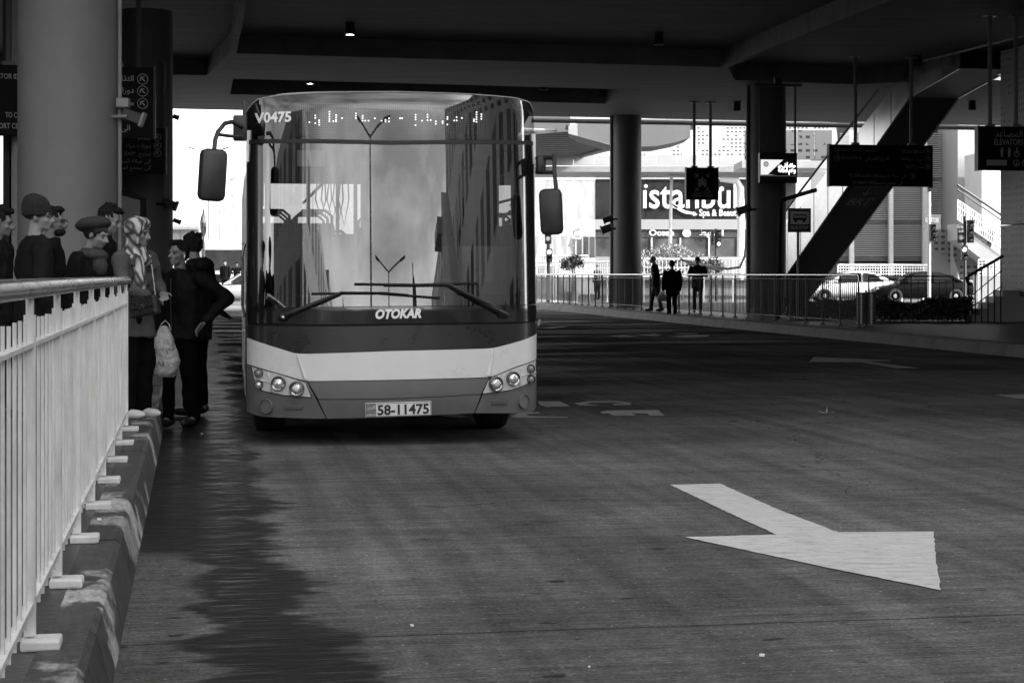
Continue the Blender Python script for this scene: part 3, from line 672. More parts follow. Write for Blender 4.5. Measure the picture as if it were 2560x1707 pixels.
def leaves(b, n, pick, s0, s1, flat=0):
    for _ in range(n):
        c = Vector(pick()); s = random.uniform(s0, s1); a = Vector((random.gauss(0,1), random.gauss(0,1), random.gauss(0,1)*(1-flat))).normalized()
        q = a.cross(Vector((random.gauss(0,1), random.gauss(0,1), random.gauss(0,1)))).normalized()
        b.add([c-a*s, c+q*s*.45, c+a*s, c-q*s*.45], [(0,1,2,3)])
def hedge(name, label, x0, x1, y, wd, h, n):
    t = thing(name, label, 'hedge', ((x0+x1)/2, y, .2))
    def pick():
        x = random.uniform(x0, x1); k = noise.noise(Vector((x*1.4, y, 0)))*.16
        yy = y+random.uniform(-wd/2, wd/2); return (x, yy, .22+(h+k)*random.random()**.6)
    b = MB(); leaves(b, n, pick, .035, .07); b.build('foliage', M_leafd, t)
    b = MB()
    for i in range(int((x1-x0)*6)):
        x = random.uniform(x0, x1); yy = y+random.uniform(-.2, .2); b.tube([(x, yy, .2), (x+random.uniform(-.1,.1), yy, .2+h*.8)], .012, 5)
    b.build('stems', M_bark, t)
hedge('clipped_hedge', 'dark low hedge to the right of the litter bin', 8.95, 11.3, 44.5, .9, .5, 9000)
hedge('clipped_hedge', 'dark low hedge behind the right fence left of the bin', 7.1, 9.0, 46.6, .7, .5, 6000)

# punched pillar (elevator shaft) at the right edge
c = PX(2608, 815, 45.); t = thing('punched_pillar', 'pale punched metal pillar at the right edge', 'pillar', (c.x, c.y, .2), TH)
b = MB()
for z0_, z1_ in ((0,2.38),(2.4,4.78),(4.8,6.8)): b.box((0,0,(z0_+z1_)/2), (1.55,1.55,z1_-z0_), bev=.006)
b.build('punched_cladding', M_perfp, t, world=False)
b = MB(); b.box((.16,-.79,1.9), (1.1,.03,2.7), bev=.01); b.box((.3,-.83,1.15), (.17,.08,.32), bev=.02); b.build('smooth_cover', mat('pillar cover', .2, .4, var=.12, scale=2), t, world=False)
b = MB(); b.box((-.52,-.8,3.05), (.28,.06,.22)); b.build('control_box', M_black, t, world=False)
# stair entrance by the pillar
t = thing('entrance_stair', 'short dark flight of steps with railing beside the punched pillar', 'stair', PX(2460,800,44)*1)
b = MB()
for k in range(5):
    p = PX(2445+k*16, 800, 44+k*.25); b.box((p.x+.5, p.y, .2+.08+k*.15), (1.5-k*.05,.9,.15))
b.build('steps', M_gclad, t)
b = MB(); A = PX(2418,697,43); B_ = PX(2508,640,43)
b.tube([PX(2430,712,43), PX(2419,708,43), PX(2416,695,43), PX(2424,688,43), B_], .035, 8); b.tube([PX(2425,770,43), PX(2505,715,43)], .014, 6); b.tube([PX(2425,742,43), PX(2505,676,43)], .014, 6); b.build('handrail', M_blackm, t)
b = MB()
for k in range(6):
    x = 2422+k*16; p = PX(x, 800, 43); b.tube([(p.x, p.y, .2), PX(x, 690-(x-2424)*.62, 43)], .016, 6)
b.build('balusters', M_blackm, t)

# ------------------------------------------------------------ escalator
UE = 20.5
def yz(px, py):  # point on the plane u = UE
    r = (px-1280)/F; y = UE/(CT*r+ST); return Vector((-r*y*ST+y*CT, CZ+(HZ-py)/F*y))   # (v, z)
t = thing('escalator', 'escalator climbing to the deck with bright side cladding', 'escalator', S(UE+.75, 60, .2))
low = [yz(1969,681), yz(2272,245), yz(2396,180)]; top = [yz(1982,518), yz(2179,215), yz(2230,168)]
lo_v = low[0].x+ (low[0].y-.2)/.47
def at_low(v):
    if v >= low[1].x: return low[1].y + (low[1].x-v)*(low[1].y-low[0].y)/(low[0].x-low[1].x)*-1*-1
    return min(ZC-.02, low[1].y+(low[1].x-v)*.12)
sl_ = (low[1].y-low[0].y)/(low[0].x-low[1].x)
def zl(v): return low[1].y+(low[1].x-v)*sl_ if v >= low[1].x else min(ZC-.03, low[1].y+(low[1].x-v)*.13)
vs_ = [lo_v+1.5, lo_v, low[0].x, low[1].x, low[2].x]
bot = [(v, max(zl(v), .22)) for v in vs_]; H_ = 1.75
tp = [(v, min(max(zl(v), .22)+H_+( -.9 if k == 0 else 0), 7.4)) for k, v in enumerate(vs_)]
def side(b, u, dz=(0,0), a=bot, c=tp, th=.06):
    for k in range(len(a)-1):
        n = 8 if k in (2,) else (2 if k == 1 else 3)
        for i in range(n):
            f0 = i/n; f1 = (i+1)/n
            def I(q, f): return (q[k][0]+(q[k+1][0]-q[k][0])*f, q[k][1]+(q[k+1][1]-q[k][1])*f)
            g = .003
            A, B1 = I(a, f0+g), I(a, f1-g); C1, D1 = I(c, f1-g), I(c, f0+g)
            V = [S(u, A[0], A[1]), S(u, B1[0], B1[1]), S(u, C1[0], C1[1]), S(u, D1[0], D1[1])]; n_ = S(th, 0)
            V = V+[q+n_ for q in V]
            b.add(V, [(0,1,2,3),(7,6,5,4),(0,4,5,1),(1,5,6,2),(2,6,7,3),(3,7,4,0)])
M_esc = mat('satin steel cladding', .5, .24, metal=.85, var=.25, scale=.8, bump=.12, bscale=1.2)
b = MB(); side(b, UE); b.build('side_cladding', M_esc, t)
b = MB(); side(b, UE+1.5); b.build('side_cladding', M_esc, t)
b = MB()
for k in range(len(bot)-1):
    A, B1 = bot[k], bot[k+1]; z_ = .02
    b.add([S(UE+.06, A[0], A[1]+z_), S(UE+1.5, A[0], A[1]+z_), S(UE+1.5, B1[0], B1[1]+z_), S(UE+.06, B1[0], B1[1]+z_),
           S(UE+.06, A[0], A[1]+.9), S(UE+1.5, A[0], A[1]+.9), S(UE+1.5, B1[0], B1[1]+.9), S(UE+.06, B1[0], B1[1]+.9)], [(0,1,2,3),(7,6,5,4),(0,4,5,1),(2,6,7,3),(0,3,7,4),(1,5,6,2)])
under = b.build('underside', mat('underside sheet', .015, .5), t)
b = MB(); hr = [S(UE+.03, v, z+.55) for v, z in tp[:4]]; b.tube(hr, .04, 8); b.tube([q+S(1.5, 0) for q in hr], .04, 8); b.build('handrail', M_black, t)
b = MB()
for k in range(3):
    A, B1 = tp[k], tp[k+1]
    for u in (UE+.03, UE+1.53): b.add([S(u, A[0], A[1]), S(u, B1[0], B1[1]), S(u, B1[0], B1[1]+.52), S(u, A[0], A[1]+.52)], [(0,1,2,3)])
b.build('glass_balustrade', glass('clear pane', .85, .12, .6), t)
# BRT badge on the underside: oval lying in the sloping sheet
A = Vector(bot[2]); Bq = Vector(bot[3]); e1 = (S(1,0)).normalized(); e2 = (S(0, Bq.x, Bq.y)-S(0, A.x, A.y)).normalized(); nn = e1.cross(e2).normalized()
if nn.z > 0: nn = -nn
pc = None
for k in range(400):
    f = k/399; v = A.x+(Bq.x-A.x)*f; z = A.y+(Bq.y-A.y)*f; P = S(UE+.78, v, z)
    py = HZ-(P.z-CZ)*F/P.y
    if py < 487: pc = P; break
MM = Matrix.Identity(4)
for i in range(3): MM[i][0] = e1[i]; MM[i][1] = -nn[i]; MM[i][2] = e2[i]; MM[i][3] = pc[i]+nn[i]*.012
b = MB(); b.prism([(.66*math.cos(a), 1.0*math.sin(a)) for a in np.linspace(0, 2*PI, 41)[:-1]], 0, MM); b.v = [tuple(Vector(q)+nn*.0) for q in b.v]
b.build('oval_badge', mat('badge', .006, .4), t)
b = MB(); Mx = MM @ Matrix.Translation((0, -.01, 0)) @ Matrix.Diagonal((1, 1, 2.1, 1)); b.txt('BRT', 0, -.33, .34, Mx, 'C', bold=.03, shear=.2, w=.86); b.arrow(0, .13, .34, -PI/2, M=Mx, t=.05); b.build('lettering', mat('badge lettering', .7, .5), t)
b = MB(); b.box(S(UE+2.6, low[2].x+1.0, 6.93), (2.4, 1.6, .12), Matrix.Rotation(TH, 3, 'Z')); b.build('landing_soffit', mat('mirror panel', .6, .12, metal=1, bump=.3, bscale=3), t)

# ------------------------------------------------------------ ceiling spotlights
def spot(px, py, lab, lit, z=ZC+RD, s=1.):
    D = (z-.12-CZ)*F/(HZ-py); c = PX(px, py, D); t = thing('ceiling_spotlight', lab, 'spotlight', (c.x, c.y, z), group='spotlights under the deck')
    b = MB(); b.box((c.x, c.y, z-.02), (.22,.22,.04)); b.lathe([(.0,.16),(.11*s,.16),(.13*s,-.1),(.11*s,-.1),(.10*s,.05),(0,.05)], (c.x, c.y, z-.2), 20); b.build('housing', M_black, t)
    b = MB(); b.lathe([(.0,0),(.1*s,0),(.1*s,.01),(0,.012)], (c.x, c.y, z-.285), 16); b.build('lens', M_led if lit else mat('dull lens', .35, .2), t)
spot(875, 70, 'lit spotlight highest in the dark coffer above the bus', True); spot(775, 196, 'lit spotlight just above the left of the bus roof', True)
spot(1359, 211, 'unlit spotlight above the right end of the bus roof', False); spot(1647, 95, 'unlit spotlight in the middle of the large coffer', False)
spot(1843, 264, 'unlit spotlight between the assembly sign and the screen column', False, ZC); spot(2430, 262, 'unlit spotlight right of the escalator top', False, ZC)
spot(2292, 150, 'unlit spotlight by the direction sign pole', False)

# ------------------------------------------------------------ security cameras on the columns
def cctv(px, py, D, dx, L_, h, lab, tilt=.35):
    c = PX(px, py, D); t = thing('security_camera', lab, 'camera', c)
    b = MB(); R = Matrix.Rotation(tilt*(1 if dx > 0 else -1), 3, 'Y'); b.box(c+Vector((dx*L_*.55,0,0)), (L_, h, h), R, bev=h*.12); b.build('housing', M_dark if D < 30 else M_dark, t)
    b = MB(); b.box(c+Vector((dx*L_*1.0,0,-.5*L_*tilt*.9)), (L_*.14, h*1.25, h*1.3), R, bev=h*.1); b.build('sun_hood', M_gsteel if D < 30 else M_dark, t)
    b = MB(); b.tube([c+Vector((-dx*.12,0,h*.0)), c+Vector((dx*L_*.35,-h*.6,0))], h*.14, 8); b.build('bracket', M_gsteel if D < 30 else M_dark, t)
cctv(303, 292, 18.6, 1, .22, .12, 'tilted camera housing on the nearest column')
cctv(405, 510, 38.2, 1, .3, .17, 'camera low on the column behind the crowd'); cctv(432, 293, 39, 1, .12, .1, 'small camera high on the column behind the crowd'); cctv(432, 553, 39.2, 1, .16, .09, 'tiny camera below the others on the far left column')
cctv(1535, 548, 62.2, -1, .35, .2, 'camera hanging left of the slim column'); cctv(1530, 572, 62.3, -1, .35, .26, 'square camera under another on the slim column'); cctv(1880, 524, 51.2, -1, .4, .22, 'camera on the left of the screen column')
b = MB(); c = PX(308, 258, 18.6); b.box(c, (.13,.12,.1), bev=.012); tag(b.build('junction_box', M_gsteel), 'small box above the camera on the nearest column', 'junction box')
c = PX(1428, 322, 77.6); t = thing('security_camera', 'small camera on the end of the pale crossbeam', 'camera', c); b = MB(); b.box(c, (.5,.25,.2), Matrix.Rotation(.3,3,'Y')); b.tube([c, c+Vector((.3,0,-.3))], .05, 6); b.build('housing', M_dark, t)

# ------------------------------------------------------------ beyond the deck, right: shops, footbridge, louvred building
def zz(py, D): return CZ+(HZ-py)/F*D
def xx(px, D): return (px-1280)/F*D
def wallrect(b, px0, px1, py0, py1, D, th=.3, dy=0):
    x0, x1, z0, z1 = xx(px0,D), xx(px1,D), zz(py1,D), zz(py0,D); b.box(((x0+x1)/2, D+th/2+dy, (z0+z1)/2), (x1-x0, th, z1-z0)); return b
D = 120.
t = thing('shop_building', 'bright white shop building with the Istanbul spa sign', 'shop building', (xx(1680,D), D+8, 0))
b = MB(); b.box((xx(1740,D), D+8, 2.0), (xx(1990,D)-xx(1490,D), 15.8, 4.0)); b.box((xx(1740,D), D+8, 6.2), (xx(1990,D)-xx(1490,D), 15.6, 4.4))
x0, x1 = xx(1488,D), xx(1990,D)
for a, c in ((449,432),(574,549),(700,642)): b.box(((x0+x1)/2, D-.1, (zz(a,D)+zz(c,D))/2), (x1-x0, .35, zz(c,D)-zz(a,D)))
b.build('white_walls', M_wclad, t)
b = MB(); nwin = 8
for k in range(nwin):
    a = x0+(x1-x0)*k/nwin; c = x0+(x1-x0)*(k+1)/nwin; b.box(((a+c)/2, D-.02, (zz(549,D)+zz(449,D))/2), (c-a-.06, .2, zz(449,D)-zz(549,D)-.03))
b.build('dark_fascia', M_winr, t)
b = MB(); b.box(((x0+x1)/2, D-.03, (zz(594,D)+zz(574,D))/2), (x1-x0, .2, zz(574,D)-zz(594,D)-.01)); b.build('shop_fascia', mat('shop fascia', .06, .5, var=.2, scale=1), t)
for k in range(7):
    a = x0+(x1-x0)*k/7; c = x0+(x1-x0)*(k+1)/7
    b = MB(); b.box(((a+c)/2, D-.0, (zz(594,D)+zz(642,D))/2), (c-a-.14, .16, zz(594,D)-zz(642,D)-.02)); w_ = b.build('window', mat('shop glazing', .1, .1, spec=.9, var=.7, scale=.9, detail=8), t)
    b = MB(); b.box((c-.07, D-.06, (zz(594,D)+zz(642,D))/2), (.1, .2, zz(594,D)-zz(642,D))); b.build('frame', M_wsteel, w_)
# lettering on the fascia
M_bright = mat('white sign letters', .85, .5)
b = MB(); T = Matrix.Translation((0, D-.25, 0)); Tx = T @ Matrix.Diagonal((1,1,1.55,1))
b.txt('ıstanbul', xx(1607,D), zz(520,D)/1.55, 1.62, Tx, 'L', bold=.012, w=xx(1842,D)-xx(1607,D))
b.ring(xx(1803,D), zz(473,D), .16, .16, M=T, n=14); b.ring(xx(1614,D), zz(466,D), .12, .12, M=T, n=12)
pts = []; 
for i in range(25):
    f = i/24; px = 1672+f*70; py = 505+32*math.sin(min(f*1.5,1)*PI/2)-3*math.sin(f*PI)*2; pts.append((xx(px,D), zz(py,D), .05+.16*math.sin(f*PI)**.7+ (.18 if f > .85 else 0)*(1-(f-.85)/.15 if f > .85 else 0)))
for i in range(24):
    a, c = pts[i], pts[i+1]; b.add([(a[0],D-.25,a[1]-a[2]/2),(c[0],D-.25,c[1]-c[2]/2),(c[0],D-.25,c[1]+c[2]/2),(a[0],D-.25,a[1]+a[2]/2)], [(0,1,2,3)])
b.build('sign_letters', M_bright, t); b = MB(); b.txt('Spa & Beauty', xx(1747,D), zz(540,D), .62, T, 'L', bold=.02, w=xx(1849,D)-xx(1747,D))
b.build('sign_letters', M_bright, t); b = MB(); b.txt('Ocean', xx(1622,D), zz(589,D), .56, T, 'L', bold=.03, w=xx(1684,D)-xx(1622,D)); b.txt('المحيط', xx(1808,D), zz(589,D), .6, T, 'R', bold=.03, w=xx(1808,D)-xx(1748,D))
b.build('sign_letters', M_bright, t); b = MB(); b.ring(xx(1716,D), zz(583,D), .28, .28, M=T, n=24); b.build('round_emblem', M_bright, t)
# side wing to the left of the corner, set back a little towards the camera
t2 = thing('shop_building', 'panelled shop wing with a poster left of the spa sign corner', 'shop building', (xx(1400,112), 118, 0))
def wing(px0, px1, pya, pyb, m, name, off=0, n=1, gap=.0):
    Dl, Dr = 113., 119.6; b = MB()
    for k in range(n):
        q0 = px0+(px1-px0)*k/n; q1 = px0+(px1-px0)*(k+1)/n
        f0, f1 = (q0-1290)/198, (q1-1290)/198; D0, D1 = Dl+(Dr-Dl)*f0, Dl+(Dr-Dl)*f1
        P = [Vector((xx(q0,D0)+gap/2, D0-off, zz(pyb,D1))), Vector((xx(q1,D1)-gap/2, D1-off, zz(pyb,D1))), Vector((xx(q1,D1)-gap/2, D1-off, zz(pya,D1))), Vector((xx(q0,D0)+gap/2, D0-off, zz(pya,D1)))]
        Q = [p+Vector((0,.35,0)) for p in P]; b.add(P+Q, [(0,1,2,3),(7,6,5,4),(0,4,5,1),(1,5,6,2),(2,6,7,3),(3,7,4,0)])
    return b.build(name, m, t2)
wing(1290, 1488, 431, 452, M_wclad, 'parapet', .1, 8, .03); wing(1290, 1487, 452, 550, mat('pale glazed panel', .2, .15, spec=.8, var=.45, scale=1.0, stretch=(1,1,.4), detail=8), 'glazed_panels', 0, 7, .05)
wing(1290, 1488, 550, 572, M_wclad, 'band', .1, 6, .03); wing(1290, 1488, 572, 592, M_gclad, 'shop_fascia', 0); wing(1290, 1440, 592, 735, mat('busy shopfront', .2, .3, var=.9, scale=1.2, stretch=(2.2,1,.35), detail=9), 'shopfront', 0, 6, .08)
wing(1440, 1488, 592, 645, M_winr, 'window', .04, 3, .1); wing(1440, 1488, 645, 735, M_wclad, 'low_wall', .05)
wing(1489, 1528, 452, 550, mat('poster field', .1, .4, var=.9, scale=.8, detail=7), 'poster', -.4, 1)
b = MB(); b.txt('Sea Food', xx(1476,117), zz(660,117), .38, Matrix.Translation((0,118.4,0)), 'L', bold=.01, w=.6); b.build('lettering', M_dark, t2)
# footbridge
D = 95.
t = thing('footbridge', 'white panelled footbridge crossing in front of the shops', 'footbridge', (xx(1700,D), D, 7))
b = MB()
for k in range(11):
    a = 1330+k*52; wallrect(b, a+.7, a+51.3, 388 if k > 1 else 380, 414, D, .12)
b.build('lower_panels', M_wclad, t)
b = MB()
for k in range(14):
    a = 1540+k*39.5; b.add([(xx(a+10,D),D+.4,zz(388,D)),(xx(a+49,D),D+.4,zz(388,D)),(xx(a+39,D),D+.4,zz(306,D)),(xx(a,D),D+.4,zz(306,D))], [(0,1,2,3)]) if k not in (4,) else None
o = b.build('punched_screens', M_perf, t); md = o.modifiers.new('s', 'SOLIDIFY'); md.thickness = .05
b = MB(); wallrect(b, 1330, 2080, 416, 430, D, 5.5); b.box((xx(1705,D), D+3, zz(300,D)), (xx(2080,D)-xx(1330,D), 5, .2)); b.build('dark_deck_edge', M_gsteel, t)
b = MB(); wallrect(b, 1560, 1600, 308, 386, D+3, .2); wallrect(b, 1755, 1790, 300, 386, D+3, .2)
for k in range(9): wallrect(b, 1755+k*4, 1756+k*4, 320, 386, D+1.5, .1)
b.build('rear_screens', M_perfg, t)
t = thing('footbridge', 'grey punched bridge section seen right of the screen column', 'footbridge', (xx(2010,80), 80, 7))
b = MB(); 
for k in range(5): wallrect(b, 1862+k*44, 1904+k*44, 326, 400, 80, .1)
b.build('punched_screens', M_perfg, t)
b = MB(); wallrect(b, 1855, 2085, 402, 420, 80, 3); b.build('edge_beam', M_gclad, t)
# canopy branch with steel slats, upper left of the shops
t = thing('bridge_canopy', 'steel ribbed underside of a bridge branch above the road', 'footbridge', (3, 88, 7.6))
P = [Vector((xx(1215,83),83,0)), Vector((xx(1425,79),79,0)), Vector((xx(1536,89),89,0)), Vector((xx(1420,98),98,0)), Vector((xx(1240,98),98,0))]
b = MB(); n = 5; z0_, z1_ = 7.62, 9.5
b.add([(p.x,p.y,z0_) for p in P]+[(p.x,p.y,z1_) for p in P], [(i,(i+1)%n,(i+1)%n+n,i+n) for i in range(n)]+[tuple(range(n,2*n))]); b.build('white_fascia', M_wclad, t)
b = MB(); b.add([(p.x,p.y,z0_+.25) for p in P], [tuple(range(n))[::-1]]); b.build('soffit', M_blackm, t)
b = MB()
for k in range(14):
    f = (k+.5)/14; A = P[1].lerp(P[3], f); y = A.y; xl = xx(1250, y); xr = P[1].x+(P[2].x-P[1].x)*(y-79)/10 if y < 89 else P[2].x+(P[3].x-P[2].x)*(y-89)/9
    b.tube([(xl, y-.9, z0_+.1), (xr-.1, y+.2, z0_+.1)], .07, 6)
b.tube([P[1]+Vector((0,0,z0_)), P[2]+Vector((0,0,z0_))], .12, 6); b.tube([P[2]+Vector((0,0,z0_)), P[3]+Vector((0,0,z0_))], .12, 6); b.build('ribs', M_gsteel, t)
# crossbeam / pier head
D = 77.; t = thing('bridge_pier', 'pale concrete crossbeam on a pier behind the slim column', 'bridge pier', (xx(1573,D), D, 0))
b = MB(); prof = [(1444,308),(1726,310),(1726,344),(1690,356),(1640,366),(1560,368),(1536,366),(1444,340)]
b.prism([(xx(a,D), zz(c,D)) for a, c in prof][::-1], 3.2, Matrix.Translation((0,D,0))); b.build('crossbeam', mat('pier concrete', .13, .7, var=.08, scale=.6), t)
b = MB(); A = [(xx(1420,D),D-.6,zz(318,D)),(xx(1420,D),D-.6,zz(337,D)),(xx(1444,D),D-.01,zz(341,D)),(xx(1444,D),D-.01,zz(308,D))]; b.add(A+[(a+.1,y+2.5,z) for a,y,z in A], [(0,1,2,3),(7,6,5,4),(0,4,5,1),(0,3,7,4),(1,5,6,2)])
b.add([(xx(1420,D),D-.6,zz(337,D)),(xx(1545,D),D-.6,zz(371,D)),(xx(1545,D),D+.1,zz(366,D)),(xx(1444,D),D,zz(341,D))], [(0,1,2,3)]); b.build('bevelled_end', mat('pier concrete', .3), t)
b = MB(); b.tube([(xx(1573,D),D+1.5,0),(xx(1573,D),D+1.5,zz(360,D))], .5, 24); b.build('pier', mat('pier concrete', .3), t)

# louvred building
D = 100.; t = thing('louvred_building', 'building faced with long white horizontal louvres at the right', 'building', (xx(2250,D), D+6, 0))
b = MB(); b.box((xx(2255,D), D+5, 6), (xx(2410,D)-xx(2095,D), 9, 12)); b.build('dark_core', mat('core wall', .05, .7), t)
b = MB(); y = 335.
while y < 672:
    if not any(a < y < c for a, c in ((444,456),(548,562),(640,656))): wallrect(b, 2098, 2400, y, y+3.1, D, .3, -.5)
    y += 5.3
b.build('louvres', M_wclad, t)
b = MB()
for a, c in ((444,456),(548,562),(640,656)):
    for k in range(4): wallrect(b, 2098, 2400, a+k*3.2+1, a+k*3.2+2.6, D, .2, -.4)
b.build('dark_louvres', M_gsteel, t)
for px in (2122, 2219, 2303, 2384): b = MB(); wallrect(b, px-5, px+5, 330, 690, D, .4, -1.0); b.build('post', M_wsteel, t)
# white side building and beige block
D = 92.; t = thing('plain_building', 'blank white wall block behind the outdoor stair', 'building', (xx(2480,D), D+8, 0))
b = MB(); b.box((xx(2505,D)+1, D+9, 6.5), (xx(2620,D)-xx(2398,D), 10, 13)); b.build('wall', M_wclad, t)
b = MB(); wallrect(b, 2452, 2600, 380, 566, D, 3.5, -.2); b.build('stone_face', mat('pale stone', .55, .8, var=.1, scale=.7), t)
# outdoor stair
D = 88.; t = thing('outdoor_stair', 'white outdoor stair flight descending with dark handrails', 'stair', PX(2450,600,D))
b = MB(); b.prism([(xx(a,D), zz(c,D)) for a, c in [(2393,560),(2520,652),(2520,668),(2480,668),(2393,600)]][::-1], 2, Matrix.Translation((0,D,0))); b.build('flight', M_wclad, t)
b = MB(); b.tube([PX(2393,462,D+2), PX(2520,548,D+2)], .07, 6); b.tube([PX(2393,474,D+2), PX(2520,562,D+2)], .04, 6); b.build('dark_handrail', M_dark, t)
b = MB()
for k in range(22):
    px = 2394+k*5.6; y = 500+(px-2393)*.68; b.tube([PX(px,y,D-.1), PX(px,y+48,D-.1)], .03, 5)
for dy in (0, 16, 32, 48): b.tube([PX(2393,500+dy,D-.1), PX(2520,586+dy,D-.1)], .035, 5)
b.build('balustrade', M_wsteel, t)
b = MB(); 
for k in range(7): wallrect(b, 2404+k*9, 2409+k*9, 516+k*8, 536+k*8, D+2.2, .1)
b.build('dark_openings', M_dark, t)
# punched grey panels low at right
D = 90.; t = thing('punched_screen_wall', 'grey punched screen panels behind the traffic signals', 'screen wall', PX(2400,690,D))
b = MB(); wallrect(b, 2324, 2376, 574, 700, D, .15); o = b.build('panel', M_perfg, t)
b = MB(); b.prism([(xx(a,D), zz(c,D)) for a, c in [(2382,574),(2480,576),(2448,700),(2400,700),(2382,640)]][::-1], .15, Matrix.Translation((0,D-.2,0))); b.build('panel', M_perfg, t)
b = MB(); wallrect(b, 2395, 2520, 566, 577, D-1, 1.5); b.prism([(xx(a,D), zz(c,D)) for a, c in [(2482,580),(2520,600),(2520,640),(2466,640)]][::-1], .4, Matrix.Translation((0,D-.4,0))); b.build('ledge', M_wclad, t)
def grid_rail(name, label, px0, px1, py0, py1, D, dx=1., m=M_wsteel, rows=5):
    t = thing(name, label, 'railing', PX((px0+px1)/2, py1, D)); b = MB()
    for k in range(rows+1): b.tube([PX(px0, py0+(py1-py0)*k/rows, D), PX(px1, py0+(py1-py0)*k/rows, D)], .05 if k == 0 else .02, 5)
    b.build('rails', m, t); b = MB(); n = int((px1-px0)/dx)
    for k in range(n+1):
        px = px0+(px1-px0)*k/n; z1 = zz(py0, D); x = xx(px, D); b.tube([(x,D,0 if k % 8 == 0 else zz(py1,D)), (x,D,z1)], .04 if k % 8 == 0 else .016, 5)
    b.build('bars', m, t)
grid_rail('white_railing', 'white mesh railing behind the two parked looking cars', 2095, 2322, 663, 692, 89, 6.5, rows=4)
grid_rail('white_railing', 'white railing on a low wall left of the punched pillar', 2446, 2530, 650, 688, 84, 9)
grid_rail('white_railing', 'white street railing left of the slim column', 1340, 1470, 640, 664, 88, 6, rows=2)
grid_rail('white_railing', 'second white street railing lower behind the potted tree', 1338, 1540, 655, 700, 84, 5.5, rows=3)
grid_rail('white_railing', 'pale railing beyond the men at the fence', 1610, 1870, 648, 690, 86, 9, rows=2)
b = MB(); wallrect(b, 2440, 2540, 688, 762, 84.5, .5); tag(b.build('low_wall', M_wclad), 'low white wall behind the stair entrance', 'wall')
# curved pipe rail
t = thing('curved_handrail', 'dark pipe handrail curving up left of the screen column', 'railing', PX(1800,670,80)); b = MB()
b.tube([PX(1720,660,80), PX(1770,665,80), PX(1820,672,80), PX(1850,668,80), PX(1862,640,80), PX(1866,600,80)], .06, 8); b.tube([PX(1700,648,80), PX(1800,676,80)], .06, 8); b.build('pipe', M_dark, t)
t = thing('lamp_column', 'white curved top lamp column left of the screen column', 'lamp post', PX(1855,690,96)); b = MB()
b.tube([PX(1850,700,96), PX(1853,560,96), PX(1851,470,96), PX(1842,452,96), PX(1800,448,96)], [.2,.2,.2,.2,.15], 10); b.build('post', M_wsteel, t)
t = thing('lamp_column', 'slender pale lamp post standing before the spa sign', 'lamp post', PX(1674,690,98)); b = MB(); b.tube([PX(1673,740,98), PX(1679,432,98)], [.12,.08], 10); b.build('post', M_wsteel, t); b = MB(); b.box(PX(1698,436,98), (1.1,.3,.16)); b.build('lamp_head', M_gsteel, t)

# traffic signals, bus signs
M_lens = mat('signal lens', .12, .2); M_lensl = mat('lit signal lens', .7, .3, emit=1.2)
def signal(name, label, px, pyb, D, heads, pole_top, m=M_dark, sgn=None):
    t = thing(name, label, 'traffic signal', (xx(px,D), D, 0)); b = MB(); b.tube([(xx(px,D),D,0), PX(px,pole_top,D)], .07, 8); b.build('pole', m, t)
    for (hx, y0, y1, wd, lit) in heads:
        n = 3 if (y1-y0) > 38 else 2; b = MB(); h = (y1-y0)/F*D; w_ = wd/F*D; c = PX(hx, (y0+y1)/2, D-.15); b.box(c, (w_,.25,h), bev=.02); hd = b.build('signal_head', M_black, t)
        for k in range(n):
            cy = y0+(y1-y0)*(k+.5)/n; p = PX(hx, cy, D-.3); r = min(w_*.36, h/n*.36)
            b = MB(); b.lathe([(r,0),(r,.02),(0,.05)], p, 14, Matrix.Rotation(PI/2, 4, 'X')); b.build('lens', M_lensl if k == lit else M_lens, hd)
            b = MB(); b.add([tuple(p+Vector((r*1.15*math.cos(a), q, r*1.15*math.sin(a)))) for a in np.linspace(0, PI, 9) for q in (0,-.22)], [(2*i,2*i+1,2*i+3,2*i+2) for i in range(8)]); b.build('visor', M_blackm, hd)
    if sgn:
        px2, py2, w2, h2, s = sgn; b = MB(); c = PX(px2, py2, D-.2); b.box(c, (w2/F*D,.06,h2/F*D), bev=.01); sg = b.build('sign_plate', M_black, t)
        b = MB(); T = Matrix.Translation((c.x, c.y-.035, c.z)); r = .3*w2/F*D
        b.ring(0, -.12*h2/F*D if s else 0, r*1.1, r*.28, M=T, n=20); b.poly([(-.03,-.12*h2/F*D-r*.5 if s else -r*.5),(.03,-.12*h2/F*D-r*.5 if s else -r*.5),(.03,-.12*h2/F*D+r*.5 if s else r*.5),(-.03,-.12*h2/F*D+r*.5 if s else r*.5)], M=T)
        if s: b.txt(s, 0, .22*h2/F*D, .3*h2/F*D, T, 'C', bold=.02, w=.7*w2/F*D)
        b.build('lettering', M_letter, sg)
    return t
signal('traffic_signal', 'bus signal on a pole just right of the bus mirror', 1371, 757, 75, [(1373,622,655,15,0)], 600, sgn=(1370,597,16,26,''))
signal('traffic_signal', 'bus signal under a BUS sign at the far right', 2412, 757, 75, [(2411,615,650,15,0),(2426,550,607,15,-1)], 540, sgn=(2402,589,17,37,'BUS'))
signal('traffic_signal', 'three aspect signal before the louvred building', 2323, 757, 76, [(2332,560,603,14,-1)], 480, M_wsteel)
signal('traffic_signal', 'traffic signal silhouetted on the shop front right of the men', 1790, 740, 90, [(1797,574,617,12,2),(1781,578,612,8,-1)], 572)
D = 74.5; t = thing('elevator_sign', 'small grey hanging sign behind the three aspect signal', 'direction sign', PX(2330,570,D+8)); b = MB(); wallrect(b, 2307, 2352, 536, 573, D+8, .1); b.build('panel', mat('grey sign', .12, .5), t); b = MB(); b.txt('ELEVATORS', xx(2330,D+8), zz(556,D+8), .3, Matrix.Translation((0,D+7.97,0)), 'C', w=.6); b.build('lettering', M_letter, t)
